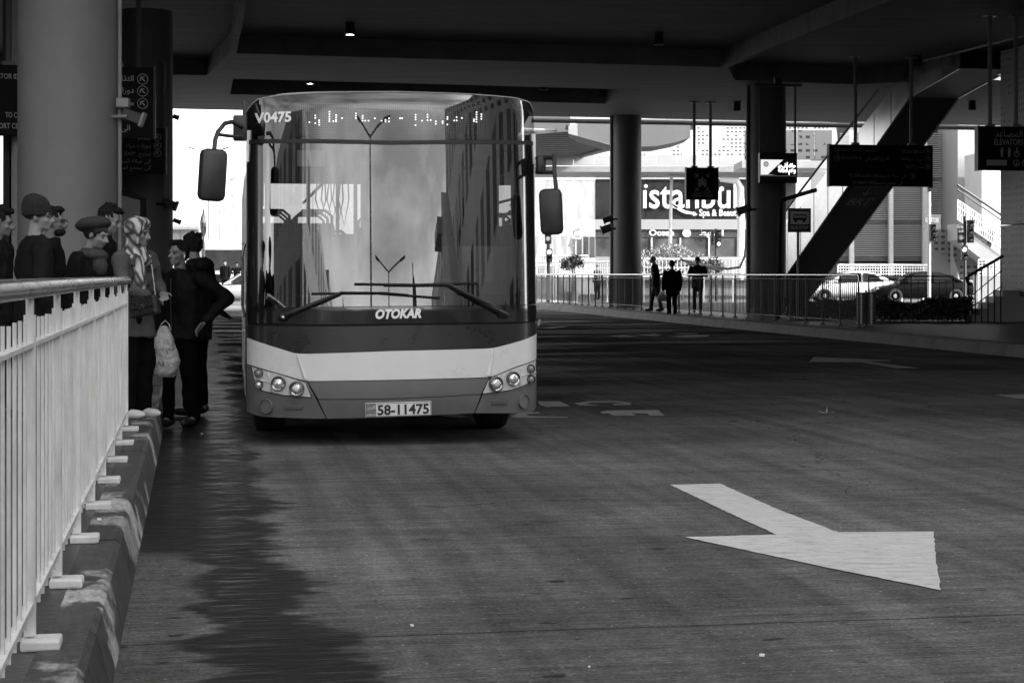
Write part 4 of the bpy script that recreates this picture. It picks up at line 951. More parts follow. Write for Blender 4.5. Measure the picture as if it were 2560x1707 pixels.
t = thing('notice_plate', 'white notice plate on the pale post beside the BUS sign', 'notice', PX(2384,588,99)); b = MB(); b.box(PX(2384,590,98.4), (.3,.05,.9)); b.build('panel', M_bright, t)
b = MB(); b.box(PX(2384,583,98.35), (.14,.05,.28)); b.box(PX(2384,602,98.35), (.18,.05,.1)); b.build('symbols', M_gsteel, t)
# direction sign with arrow end
D = 86.; t = thing('road_sign', 'white arrow shaped road sign left of the slim column', 'road sign', (xx(1440,D), D, 0)); b = MB(); b.prism([(xx(a,D), zz(c,D)) for a, c in [(1430,561),(1452,563),(1458,580),(1452,598),(1430,597)]][::-1], .06, Matrix.Translation((0,D-.1,0))); b.build('panel', M_bright, t)
b = MB(); T = Matrix.Translation((0,D-.17,0)); b.txt('العبدلي', xx(1441,D), zz(577,D), .34, T, 'C', bold=.02, w=.36); b.txt('المحطة', xx(1441,D), zz(593,D), .3, T, 'C', bold=.02, w=.36); b.build('lettering', M_dark, t)
b = MB(); b.tube([(xx(1437,D),D,0), (xx(1437,D),D,zz(562,D))], .07, 8); b.prism([(xx(a,D), zz(c,D)) for a, c in [(1418,617),(1427,598),(1436,617)]][::-1], .05, Matrix.Translation((0,D-.1,0))); b.build('post', M_gsteel, t)

# trees and shrubs
def tree(name, label, base, h, cr, n, leafm, pot=None, group=None, s=(.05,.1), trunk=.04, asym=1.0):
    base = Vector(base); t = thing(name, label, 'tree' if 'tree' in name else 'shrub', base, group=group); b = MB(); z0_ = pot[1]*.8 if pot else 0
    c = base+Vector((0,0,h-cr*.8)); tips = []
    b.tube([base+Vector((0,0,z0_)), base+Vector((.02,0,(h-cr)*.6)), c+Vector((0,0,-cr*.4))], [trunk,trunk*.8,trunk*.5], 7)
    for k in range(9):
        a = random.uniform(0, 2*PI); q = c+Vector((math.cos(a)*cr*.7*asym, math.sin(a)*cr*.7, random.uniform(-.4,.7)*cr)); tips.append(q); b.tube([c+Vector((0,0,-cr*.55)), (c+q)/2+Vector((0,0,.05)), q], [trunk*.5,trunk*.35,trunk*.15], 5)
    b.build('trunk', M_bark, t); b = MB()
    def pick():
        q = random.choice(tips); r = cr*.42; return q+Vector((random.gauss(0,r*.55)*asym, random.gauss(0,r*.5), random.gauss(0,r*.45)))
    leaves(b, n, pick, *s); b.build('crown', leafm, t)
    if pot:
        b = MB(); r, ph = pot; b.lathe([(0,0),(r*.78,0),(r*.92,ph*.85),(r*1.05,ph*.86),(r*1.05,ph),(r*.92,ph),(r*.9,ph*.9),(0,ph*.9)], base, 24); b.build('pot', M_gclad, t, auto=40)
tree('potted_tree', 'small tree in a tub behind the right fence', (xx(1431,74),74,.2), 2.0, .42, 900, M_leafd, pot=(.27,.44), s=(.04,.08))
for i, (px, D, h, cr, lab) in enumerate(((1625,92,2.45,.75,'pale bush left of the standing men'), (1660,94,2.8,.8,'taller pale bush above the bald man'), (1706,92,2.5,.8,'pale bush between the two standing men'), (1738,95,2.2,.7,'pale bush above the man behind the fence'))):
    tree('pale_bush', lab, (xx(px,D),D,0), h, cr, 1500, M_leafl, group='pale bushes before the shops', s=(.05,.1), asym=1.3)
tree('small_tree', 'small darker tree between the bushes and the traffic signal', (xx(1774,84),84,0), 2.15, .6, 1200, M_leafd, s=(.04,.09))

# ------------------------------------------------------------ beyond the deck, left: sky gap
def street_lamp(c, h, arm, label, rot=0.):
    t = thing('street_lamp', label, 'street lamp', c, rot, group='double arm street lamps'); b = MB(); b.tube([(0,0,0),(0,0,h-.5)], [.12,.06], 8); b.build('pole', M_gsteel, t, world=False)
    for s in (-1, 1):
        b = MB(); b.tube([(0,0,h-.5),(s*arm*.4,0,h-.25),(s*arm*.75,0,h-.05)], .045, 6); a = b.build('arm', M_gsteel, t, world=False)
        b = MB(); b.box((s*arm*.87,0,h+.0), (arm*.3,.22,.09), Matrix.Rotation(-s*.3, 3, 'Y')); b.build('lamp_head', M_dark, a, world=False)
rows_ = [(522,371),(549,449),(553,490),(557,518),(559,537),(561,549)]
for i, (px, py) in enumerate(rows_):
    D = (11-CZ)*F/(HZ-py); street_lamp((xx(px,D), D, 0), 11, 1.5, ['nearest double arm street lamp left of the bus','second double arm street lamp left of the bus','third double arm street lamp left of the bus','fourth double arm lamp in the row beyond the crowd','fifth double arm lamp in the row beyond the crowd','smallest double arm lamp at the end of the row'][i])
for px, py, lab in ((441,577,'pale lamp before the grid fronted building'), (571,568,'lone pale lamp nearest the left side of the bus'),(523,566,'faint lamp between the flag and the lamp row')):
    D = (9-CZ)*F/(HZ-py); street_lamp((xx(px,D), D, 0), 9, 1.4, lab)
D = 105; t = thing('flagpole', 'thin pole with a furled dark flag above the waiting people', 'flagpole', (xx(507,D),D,0)); b = MB(); b.tube([(xx(507,D),D,0),(xx(509,D),D,zz(524,D))], .05, 8); b.build('pole', M_dark, t)
b = MB(); n = 14; V = []
for i in range(n+1):
    f = i/n; z = zz(533+f*63, D); wd = .03+.16*math.sin(f*PI)**.6
    V += [(xx(508,D)-wd, D-.02, z), (xx(508,D), D-.14*math.sin(f*7), z), (xx(508,D)+wd, D+.05, z)]
b.add(V, [(3*i+k,3*i+k+1,3*i+k+4,3*i+k+3) for i in range(n) for k in (0,1)]); b.build('flag', mat('flag cloth', .1, .8, var=.9, scale=2, stretch=(1,1,3)), t)
D = 160.; t = thing('office_building', 'low white building with a dark gridded front at far left', 'building', (xx(450,D),D+6,0)); b = MB(); wallrect(b, 380, 498, 565, 700, D, 10); b.build('wall', M_gclad, t)
for k in range(5): b = MB(); wallrect(b, 384+k*23, 405+k*23, 574, 604, D, .1, -.12); b.build('window', mat('grid glazing', .12, .2, var=.4, scale=.8), t)
b = MB(); 
for y in (569, 573): wallrect(b, 378, 500, y-1, y, D, .2, -.4)
b.build('eaves', M_gsteel, t)
# parked coach
t = thing('parked_coach', 'white coach parked beyond the crowd, seen at an angle', 'bus', (-18.4, 112, 0), math.radians(14)); b = MB(); b.box((0,0,1.95), (2.5,11,2.9), bev=.15); b.build('body', M_gclad, t, world=False)
for k in range(5): b = MB(); b.box((1.26,-4.2+k*2,2.3), (.03,1.8,1.0)); b.box((-1.26,-4.2+k*2,2.3), (.03,1.8,1.0)); b.build('window', M_winr, t, world=False)
b = MB(); b.box((0,-5.51,2.2), (2.2,.03,1.2)); b.build('windscreen', M_winr, t, world=False)
for y in (-3.4, 3.2):
    for s in (-1, 1): b = MB(); b.lathe([(0,-.12),(.42,-.12),(.46,0),(.42,.12),(0,.12)], (s*1.15,y,.46), 18, Matrix.Rotation(PI/2,4,'Y')); b.build('wheel', M_black, t, world=False)
# far hillside with small houses
b = MB(); xs = np.linspace(-420, 420, 60); V = []
for x in xs:
    h = 5+9*max(0, noise.noise(Vector((x*.006, 2, 0)))+.3)
    V += [(x, 600, -1), (x, 680, h), (x, 900, h*1.3)]
b.add(V, [(3*i+k,3*i+3+k,3*i+4+k,3*i+1+k) for i in range(59) for k in (0,1)]); tag(b.build('hills', mat('dusty hillside', .3, .9, var=.3, scale=.02)), kind='structure')
for i in range(26):
    x = -112+random.uniform(-12, 24); y = 440+random.uniform(0, 120); s = random.uniform(4, 8); hh = random.uniform(3, 8)
    m = random.choice([M_wclad, M_gclad, mat('pale stone', .55)]); t = thing('far_house', 'tiny pale house among others far off left of the bus', 'house', (x,y,0), group='tiny far houses on the horizon'); b = MB(); b.box((x,y,hh/2), (s,s,hh)); b.build('wall', m, t)
    b = MB(); b.box((x-s*.2,y-s/2-.03,hh*.6), (s*.2,.1,hh*.2)); b.box((x+s*.2,y-s/2-.03,hh*.6), (s*.2,.1,hh*.2)); b.build('window', M_dark, t)
# things behind and beside the nearest column, left edge
t = thing('station_shaft', 'dark station wall with a punched panel behind the left crowd', 'wall', S(-8.3, 33, .2), TH)
b = MB(); b.box((-1.0,0,3.4), (3.2,4,6.8)); b.build('wall', mat('shaft wall', .06, .6, var=.2, scale=1), t, world=False)
b = MB(); b.box((-.15,-2.05,3.4), (.9,.06,6.4)); b.build('punched_panel', M_perfp, t, world=False)
for k, (px, D, wd) in enumerate(((33,30,.05),(20,30,.07),(40,29.5,.03))):
    c = PX(px, 600, D); b = MB(); b.box((c.x, c.y, 3.6), (wd*2,.1,6.8)); tag(b.build('steel_mullion', M_wsteel if k != 1 else M_dark), ['pale upright post left of the beanie man', 'dark upright post at the left edge', 'thin pale upright close to the nearest column'][k], 'post')
t = thing('glass_shelter', 'dark framed sloping glass panel behind the tall man', 'shelter', PX(330,600,24)); b = MB(); D = 24
P = [PX(296,478,D), PX(358,498,D), PX(358,640,D)]
b.tube(P, .045, 8); b.build('frame', M_blackm, t); b = MB(); b.add([PX(296,480,D), PX(357,499,D), PX(357,700,D), PX(296,700,D)], [(0,1,2,3)]); b.build('pane', glass('clear pane', .85, .12, .6), t)

# ------------------------------------------------------------ the street behind the viewer (it shows in the bus glass)
def back_building(label, u0, u1, v0, v1, h, m, nw, nf, wm=M_winr):
    c = S((u0+u1)/2, (v0+v1)/2, 0); t = thing('street_building', label, 'building', c, TH); W_, D_ = u1-u0, v1-v0
    b = MB(); b.box((0,0,h/2), (W_,D_,h)); b.build('wall', m, t, world=False)
    fh = h/nf
    for f in range(nf):
        b = MB()
        for k in range(nw): b.box((-W_/2+(k+.5)*W_/nw, D_/2+.03, fh*(f+.55)), (W_/nw*.55,.1,fh*.5))
        sx = 1 if u1 < 2 else -1
        n2 = max(2, int(D_/3))
        for k in range(n2): b.box((sx*(W_/2+.03), -D_/2+(k+.5)*D_/n2, fh*(f+.55)), (.1,D_/n2*.5,fh*.5))
        b.build('window', wm, t, world=False)
M_beige = mat('beige render', .38, .8, var=.15, scale=.5)
back_building('tall office block behind the viewer on the right, sized to keep sun off the road', 13.5, 52, -34, 9, 18, mat('office cladding', .5, .5, var=.1, scale=.3), 12, 5)  # shows only in reflection; height and extent shaped to keep sun off the foreground
back_building('second block farther along the right side of the street behind', 17, 36, -80, -42, 16, M_beige, 6, 5)
back_building('low shops behind the viewer along the left side of the street', -30, -9.5, -40, -6, 9, M_beige, 6, 3)
back_building('long block farther along the left side of the street behind', -30, -12, -100, -46, 12, mat('grey render', .3, .8, var=.2, scale=.4), 5, 4)
for i in range(10):
    u = -40+i*11+random.uniform(-3,3); back_building('small block of the row closing the street view behind %s' % ['the farthest lamps','the left shops','the flag poles','the second lamp','the long block','the beige block','the end of the lane','the kerb line','the tall block','the bus lane'][i], u, u+8, -190, -175, random.uniform(5, 11), M_beige, 3, 3)
for i, v in enumerate((-16, -36, -62, -95, -135)):
    c = S((1.6, 4.2, 1.9, 4.6, 2.2)[i], v, 0); street_lamp(c, 10.5, 1.7, ['closest','second','third','fourth','last'][i]+' double arm street lamp on the road behind the viewer', TH)
c = S(10.6, -13, 0); t = thing('street_ramp', 'steep clad escalator rising behind the viewer on the right', 'escalator', c, TH); b = MB()
b.add([(x, y, z) for x in (-.8, .8) for y, z in ((9,.0),(6,.0),(-10,8.2),(-10,10.2),(6,2.2),(9,1.4))], [(0,1,2,3,4,5),(11,10,9,8,7,6)]+[(i,(i+6),(i+1)%6+6,(i+1)%6) for i in range(6)]); b.build('cladding', M_wclad, t, world=False)
b = MB(); b.box((0,-11.5,9.2), (3.2,3,.5)); b.build('landing', M_gclad, t, world=False)
for i, (u, v) in enumerate(((5.2,-20),(-3.4,-24),(7.6,-34))):
    c = S(u, v); t = thing('flagpole', ['right hand flag on its pole behind the viewer','left hand flag on its pole behind the viewer','farther flag on its pole behind the viewer'][i], 'flagpole', c, TH); b = MB(); b.tube([(0,0,0),(0,0,7.5)], [.06,.04], 8); b.build('pole', M_gsteel, t, world=False)
    b = MB(); V = []
    for k in range(13):
        f = k/12; z = 7.3-f*3.6; V += [(0,0,z), (.28+.5*f, .12*math.sin(f*9), z-.5-.5*f)]
    b.add(V, [(2*k,2*k+1,2*k+3,2*k+2) for k in range(12)]); b.build('flag', mat('flag cloth', .1), t, world=False)

# ------------------------------------------------------------ the bus
BO = Vector((-0.90, 14.15, 0)); TB = math.radians(8.8); HWB = 1.172
RB = Matrix.Rotation(TB, 3, 'Z'); RBi = RB.inverted()
def FY(x, z):
    t = min(abs(x)/HWB, 1.0)
    y = .36*(1-math.sqrt(max(0, 1-t**3.4)))+.05*t*t
    if z > 1.08: y += .085*(z-1.08)
    if z > 2.66: y += .8*(z-2.66)**2
    if z < .5: y += .25*(.5-z)**2*2
    return y
def B(px, py):
    d = RBi @ Vector(((px-1280)/F, 1, (HZ-py)/F)); o = RBi @ (Vector((0,0,CZ))-BO); s = 14.
    for _ in range(25):
        p = o+d*s; s += (FY(p.x, p.z)-p.y)/d.y
    p = o+d*s; return (max(-HWB, min(HWB, p.x)), p.z)
bus = thing('city_bus', 'white and black city bus facing the viewer with number V0475', 'bus', BO, TB)
def mirror_paint(name, v, rough=.12, coat=.6, var=0, scale=3, bump=0, bscale=2): return mat(name, v, rough, coat=coat, var=var, scale=scale, bump=bump, bscale=bscale)
P_black = mirror_paint('gloss black panel', .012, .12, bump=.04, bscale=3)
P_black2 = mirror_paint('worn black paint', .022, .3, .25, var=.3, scale=5)
P_white = mirror_paint('white bus paint', .74, .3, .4, var=.05, scale=3)
P_grey = mat('grey bumper paint', .15, .36, var=.1, scale=4, spec=.5)
P_grey2 = mat('grey lower bumper paint', .135, .38, var=.12, scale=5)
P_rub = mat('rubber seal', .012, .6)
G_wind = glass('windscreen glass', .42, .14, .95)
G_dest = glass('destination glass', .6, .085, .95)
G_side = glass('bus side glass', .3, .25, .9)
G_back = glass('rear bus glass', .95, .08, .5)
def poly_fn(pts):
    P = sorted(pts); X = [p[0] for p in P]; Z = [p[1] for p in P]
    return lambda x: float(np.interp(x, X, Z))
def patch(name, zb, zt, x0, x1, m, off=.0, parent=bus, nx=48, nz=6, depth=.03, smooth=True):
    """A panel that follows the bowed front; x0/x1 may be numbers or functions of the height fraction."""
    b = MB(); V = []
    for i in range(nx+1):
        f = i/nx
        for j in range(nz+1):
            g = j/nz
            a = x0(g) if callable(x0) else x0; c = x1(g) if callable(x1) else x1
            A = math.asin(max(-1, min(1, a/HWB))); C = math.asin(max(-1, min(1, c/HWB)))
            x = HWB*math.sin(A+(C-A)*f) if abs(c-a) > .6 else a+(c-a)*f
            z = zb(x)+(zt(x)-zb(x))*g; V.append((x, FY(x, z)-off, z))
    n = (nx+1)*(nz+1); W = []
    rim = [i*(nz+1) for i in range(nx+1)]+[nx*(nz+1)+j for j in range(1, nz+1)]+[i*(nz+1)+nz for i in range(nx-1, -1, -1)]+[j for j in range(nz-1, 0, -1)]
    fs = [(i*(nz+1)+j, (i+1)*(nz+1)+j, (i+1)*(nz+1)+j+1, i*(nz+1)+j+1) for i in range(nx) for j in range(nz)]
    if depth:
        back = {r: n+k for k, r in enumerate(rim)}; W = [(V[r][0], V[r][1]+depth, V[r][2]) for r in rim]
        fs += [(rim[k], back[rim[k]], back[rim[(k+1) % len(rim)]], rim[(k+1) % len(rim)]) for k in range(len(rim))]
    b.add(V+W, fs); return b.build(name, m, parent, world=False, auto=35 if smooth else None)
cst = lambda q: (lambda x: q)
Bz = lambda pts: poly_fn([B(*p) for p in pts])
top_dest = Bz([(619,275),(640,251),(700,240),(800,234),(980,231),(1150,236),(1290,247),(1322,257),(1336,284)])
bot_dest = Bz([(617,353),(980,354),(1340,358)]); top_wind = Bz([(617,361),(980,361),(1340,365)])
bot_wind = Bz([(617,768),(980,765),(1342,760)]); bot_blk = Bz([(620,806),(800,811),(980,809),(1342,802)])
top_low = Bz([(622,815),(800,817),(980,814),(1342,806)]); bot_low = Bz([(620,843),(640,851),(738,882),(770,883),(980,876),(1215,870),(1237,868),(1310,848),(1344,832)])
bot_wht = Bz([(620,910),(640,916),(765,952),(980,949),(1224,942),(1320,908),(1344,897)])
bot_gr = Bz([(620,1000),(800,997),(980,996),(1190,985),(1344,978)]); bot_bmp = Bz([(622,1030),(650,1040),(800,1046),(980,1042),(1180,1032),(1330,1030),(1342,1016)])
E_ = HWB-.002
patch('black_nose_panel', bot_blk, lambda x: bot_wind(x)-.004, -E_, E_, P_black, .02, nz=8)
patch('lower_black_panel', bot_low, lambda x: top_low(x), -E_, E_, P_black2, .012)
patch('white_band', bot_wht, lambda x: bot_low(x)-.004, -E_, E_, P_white, .016)
patch('panel_gap', lambda x: top_low(x)-.01, lambda x: bot_blk(x)+.01, -E_+.01, E_-.01, P_rub, -.012, nz=1, depth=0)
# creases of the white band
for (a, c) in (((742,887),(762,946)), ((1233,873),(1222,938))):
    A, C = B(*a), B(*c); b = MB(); n = 6
    for k in range(n):
        f0, f1 = k/n, (k+1)/n; q = [(A[0]+(C[0]-A[0])*f, A[1]+(C[1]-A[1])*f) for f in (f0, f1)]; w0 = .012+.02*f0; s = 1 if a[0] < 900 else -1
        V = []
        for (x, z), w_ in zip(q, (.006+.016*f0, .006+.016*f1)): V += [(x-s*w_, FY(x-s*w_, z)-.017, z), (x, FY(x, z)-.034, z), (x+s*w_, FY(x+s*w_, z)-.017, z)]
        b.add(V, [(0,1,4,3),(1,2,5,4)] if s > 0 else [(0,3,4,1),(1,4,5,2)])
    b.build('pressed_crease', P_white, bus, world=False)
xl = lambda y0, y1, pts: (lambda g: float(np.interp(g, [0, 1], pts)))
Lt, Lb = B(770,953)[0], B(800,996)[0]; Rt, Rb = B(1222,943)[0], B(1201,985)[0]; Lq, Rq = B(817,1046)[0], B(1184,1030)[0]
Lb = Lq+(Lt-Lq)*.46; Rb = Rq+(Rt-Rq)*.46
patch('bumper_centre_panel', bot_gr, lambda x: bot_wht(x)-.006, lambda g: Lb+(Lt-Lb)*g, lambda g: Rb+(Rt-Rb)*g, P_grey, .010, nx=30)
patch('lower_bumper', bot_bmp, lambda x: bot_gr(x)-.006, lambda g: Lq+(Lb-Lq)*g, lambda g: Rq+(Rb-Rq)*g, P_grey2, .016, nx=30)
for s, a0, a1, a2, nm in ((-1, Lt, Lb, Lq, 0), (1, Rt, Rb, Rq, 0)):
    def edge(g, a0=a0, a2=a2, s=s): return a2+(a0-a2)*g-(-s)*.006*-1*-1 if False else a2+(a0-a2)*g+s*.007
    corner = patch('bumper_corner', bot_bmp, lambda x: bot_wht(x)-.006, (lambda g: -E_) if s < 0 else edge, edge if s < 0 else (lambda g: E_), P_grey2, .014, nx=30, nz=8)
    # fog lamp blank and slot
    for (px, py, r) in (((666,1015,17),) if s < 0 else ((1309,1003,17),)):
        x, z = B(px, py); R = Matrix.Translation((x, FY(x,z)-.018, z)) @ Matrix.Rotation(math.atan((FY(x+.03,z)-FY(x-.03,z))/.06), 4, 'Z') @ Matrix.Rotation(PI/2, 4, 'X')
        b = MB(); rr = r/315; b.lathe([(rr*1.12,-.02),(rr*1.12,.006),(rr*1.0,.012),(rr*.96,-.0),(0,-.0)], (0,0,0), 32, R); b.build('fog_lamp_blank', mat('blank cover', .12, .45), corner, world=False, auto=40)
    x, z = B(734 if s < 0 else 1247, 1018 if s < 0 else 1006); b = MB(); b.box((x, FY(x,z)-.012, z), (.145,.02,.034), Matrix.Rotation(math.atan((FY(x+.03,z)-FY(x-.03,z))/.06), 3, 'Z'), bev=.006); b.build('bumper_slot', mat('slot', .075, .5), corner, world=False)
# head lamp clusters
M_chrome = mat('lamp reflector', .6, .3, metal=0, bump=.08, bscale=14); M_lampbowl = mat('lamp bowl', .35, .18, metal=1); M_clear = mat('lamp lens', .75, .08, spec=.8, metal=.6); M_amb = mat('tinted lens', .25, .12, spec=.9)
for s, P, lamps in ((-1, [(629,916),(700,936),(763,956),(777,992),(705,986),(655,975),(638,958)], [(648,932,9.5,1),(648,961,9.5,0),(696,958,15.5,0),(742,971,16,2)]),
                    (1, [(1341,898),(1290,918),(1222,946),(1206,983),(1275,974),(1318,958),(1338,944)], [(1324,921,9.5,1),(1324,947,9.5,1),(1281,946,15.5,0),(1238,959,16,2)])):
    q = [B(*p) for p in P]; cl = None
    # subdivide the polygon so it follows the bow
    xs = sorted(set([min(p[0] for p in q)+i*(max(p[0] for p in q)-min(p[0] for p in q))/22 for i in range(23)]))
    def cross(x):
        zs = []
        for i in range(len(q)):
            a, c = q[i], q[(i+1) % len(q)]
            if (a[0]-x)*(c[0]-x) <= 0 and abs(a[0]-c[0]) > 1e-6: zs.append(a[1]+(c[1]-a[1])*(x-a[0])/(c[0]-a[0]))
        return (min(zs), max(zs)) if zs else (q[0][1], q[0][1])
    lo = [cross(x)[0] for x in xs]; hi = [cross(x)[1] for x in xs]
    patch('headlight_seal', lambda x: float(np.interp(x, xs, lo))-.008, lambda x: float(np.interp(x, xs, hi))+.008, xs[0]-.004, xs[-1]+.009, P_rub, .0195, nx=22, nz=3)
    cl = patch('headlight', lambda x: float(np.interp(x, xs, lo)), lambda x: float(np.interp(x, xs, hi)), xs[0]+.001, xs[-1]-.001, M_chrome, .024, nx=22, nz=5)
    for (ra, rb) in ((((670,930),(678,980)), ((720,944),(726,986)), ((636,946),(673,955))) if s < 0 else (((1303,915),(1298,963)), ((1259,932),(1252,974)), ((1300,938),(1338,930)))):
        (xa, za), (xb_, zb2) = B(*ra), B(*rb); b = MB(); b.tube([(xa+(xb_-xa)*f, FY(xa+(xb_-xa)*f, za+(zb2-za)*f)-.026, za+(zb2-za)*f) for f in np.linspace(0,1,6)], .007, 6); b.build('divider_rib', M_white if False else M_fence, cl, world=False, smooth=True)
    for px, py, r, kind in lamps:
        x, z = B(px, py); rr = r/315; ang = math.atan((FY(x+.02,z)-FY(x-.02,z))/.04)*.6
        R = Matrix.Translation((x, FY(x,z)-.028, z)) @ Matrix.Rotation(ang, 4, 'Z') @ Matrix.Rotation(PI/2, 4, 'X')
        b = MB(); b.lathe([(rr*1.22,-.01),(rr*1.22,.008),(rr*1.06,.022),(rr*1.0,.018),(rr*.92,-.004),(0,-.008)], (0,0,0), 32, R); ring = b.build('lamp_bowl', M_black if kind != 2 else M_lampbowl, cl, world=False, auto=35)
        b = MB(); b.lathe([(rr*.95,.006),(rr*.8,.02),(rr*.45,.03),(0,.033)], (0,0,0), 28, R); b.build('lens', {0: M_clear, 1: M_amb, 2: M_clear}[kind], ring, world=False, auto=60)
        b = MB(); b.lathe([(rr*1.02,.019),(rr*1.1,.024),(rr*1.18,.016)], (0,0,0), 32, R); b.build('trim_ring', M_lampbowl, ring, world=False, auto=60)
        if kind == 2:
            b = MB(); b.lathe([(rr*.38,.03),(rr*.36,.042),(0,.046)], (0,0,0), 20, R); b.build('bulb_cover', M_fence, ring, world=False)
            b = MB()
            for k in range(14):
                a = k*2*PI/14; Vp = [(rr*.45*math.cos(a), rr*.45*math.sin(a), .0325), (rr*.85*math.cos(a-.1), rr*.85*math.sin(a-.1), .02), (rr*.85*math.cos(a+.1), rr*.85*math.sin(a+.1), .02)]; b.add(Vp, [(0,1,2)], R)
            b.build('reflector_facets', M_black, ring, world=False)
# side surfaces in front: pillars, glass, destination glass
patch('destination_window', lambda x: bot_dest(x), lambda x: top_dest(x), -E_, E_, G_dest, .006, nz=10, depth=0)
patch('divider_bar', lambda x: top_wind(x)-.004, lambda x: bot_dest(x)+.004, -E_, E_, P_rub, .016, nz=1)
patch('windscreen', lambda x: bot_wind(x), lambda x: top_wind(x), -1.05, 1.05, G_wind, .006, nz=14, depth=0)
for s in (-1, 1):
    patch('front_pillar', lambda x: bot_wind(x), lambda x: top_wind(x), *((-E_, -1.045) if s < 0 else (1.045, E_)), P_black, .008, nx=14, nz=10, depth=.05)
    for xq in ((.985, 1.03),): 
        patch('glass_edge_band', lambda x: bot_wind(x)+.0, lambda x: top_wind(x), *((-xq[1], -xq[0]) if s < 0 else (xq[0], xq[1])), P_black, -.01, nx=4, nz=10, depth=0)
patch('lower_edge_band', lambda x: bot_wind(x), lambda x: bot_wind(x)+.085, -1.04, 1.04, mat('glass frit', .006, .5), -.008, nz=2, depth=0)
# roof cap
def zr(x, y=0):
    t = min(abs(x)/HWB, 1); return 2.45+.365*math.sqrt(max(0, 1-t**12))-.018*(t**2)
b = MB(); xs = [HWB*math.sin(a) for a in np.linspace(-PI/2, PI/2, 41)]; LEN = 8.2; ys = [0, .012, .05, .18, .5, 2, 5, LEN-.2, LEN]
for x in xs:
    for j, y in enumerate(ys):
        z = zr(x); zt = top_dest(x)
        if j == 0: p = (x, FY(x, zt)-.012, zt)
        elif j == 1: p = (x, FY(x, zt)-.018, zt+.008)
        elif j == 2: p = (x, FY(x, zt)+.03, max(zt+.012, zt+(z-zt)*.6))
        elif j == 3: p = (x, FY(x, zt)+.18, max(z, zt+.015))
        else: p = (x, max(y, FY(x, zt)+.2), max(z-(.12 if y == LEN else 0), zt if y < .6 else 2.4))
        b.v.append(p)
m_ = len(ys); b.f = [(i*m_+j, (i+1)*m_+j, (i+1)*m_+j+1, i*m_+j+1) for i in range(len(xs)-1) for j in range(m_-1)]; b.m = [0]*len(b.f)
b.build('roof', P_white, bus, world=False, auto=50)
b = MB(); b.box((0,4.6,2.86), (1.5,2.4,.1), bev=.03); 
# side walls: lower wall, window band, header
for s in (-1, 1):
    b = MB(); X = s*(HWB-.02)
    def wl(y0, y1, z0, z1, th=.04): b.box((X, (y0+y1)/2, (z0+z1)/2), (th, y1-y0, z1-z0))
    wl(1.22 if s < 0 else .42, LEN-.05, .5, 1.1); wl(.42, LEN-.05, 2.25, 2.5)
    segs = [(1.22 if s < 0 else .42, 1.12+0), (2.08, 5.4), (6.4, LEN-.05)] if s > 0 else [(2.08, 3.9), (5.0, 5.4), (6.4, LEN-.05)]
    for y0, y1 in segs:
        if y1 > y0: wl(y0, y1, .27, .5)
    for y in ((1.25, 2.6, 3.95, 5.3, 6.7, 8.1) if s < 0 else (.5, 1.3, 2.6, 3.95, 5.3, 6.7, 8.1)): wl(y-.05, y+.05, 1.1, 2.25)
    b.build('side_wall', P_white if s > 0 else P_white, bus, world=False)
    ysr = [1.3,2.6,3.95,5.3,6.7,8.1] if s < 0 else [.5,1.3,2.6,3.95,5.3,6.7,8.1]
    for y0, y1 in zip(ysr[:-1], ysr[1:]):
        b = MB(); b.box((s*(HWB-.022), (y0+y1)/2, 1.675), (.012, y1-y0-.1, 1.15)); b.build('side_window', G_side, bus, world=False)
b = MB()
for k in range(2):
    y0 = .46+k*.38; 
    for (dy, dz, w_, h_) in ((.185,.32,.36,.06),(.185,2.2,.36,.06),(.02,1.26,.04,1.9),(.35,1.26,.04,1.9)): b.box((-HWB+.015, y0+dy, dz if w_ > .1 else 1.26), (.035, w_, h_))
dr = b.build('door', P_black, bus, world=False)
b = MB(); 
for k in range(2): b.box((-HWB+.015, .46+k*.38+.185, 1.26), (.01, .30, 1.82))
b.build('door_glass', G_side, dr, world=False)
b = MB(); b.tube([(-HWB-.012,.66,1.0),(-HWB-.03,.66,1.1),(-HWB-.03,.66,1.5),(-HWB-.012,.66,1.6)], .012, 8); b.build('handle', M_steel, dr, world=False)
b = MB(); b.box((0,LEN-.02,1.05), (2.24,.05,1.6)); b.box((-1.05,LEN-.02,2.2), (.14,.05,.7)); b.box((.7,LEN-.02,2.2), (.84,.05,.7)); b.box((0,LEN-.02,2.62), (2.2,.05,.16)); b.build('rear_wall', P_white, bus, world=False)
b = MB(); b.box((-.35,LEN-.02,2.2), (1.26,.012,.68)); b.build('rear_window', G_back, bus, world=False)
b = MB(); b.box((0,LEN/2+.2,.36), (2.2,LEN-.5,.06)); b.box((0,.5,.36), (1.5,.3,.06)); b.box((0,6.9,.9), (2.2,2.4,1.0)); b.build('floor', mat('bus floor', .05, .7), bus, world=False)
b = MB(); b.box((0,4.4,2.47), (2.15,7.2,.03)); b.build('ceiling_lining', mat('bus ceiling lining', .3, .7), bus, world=False)
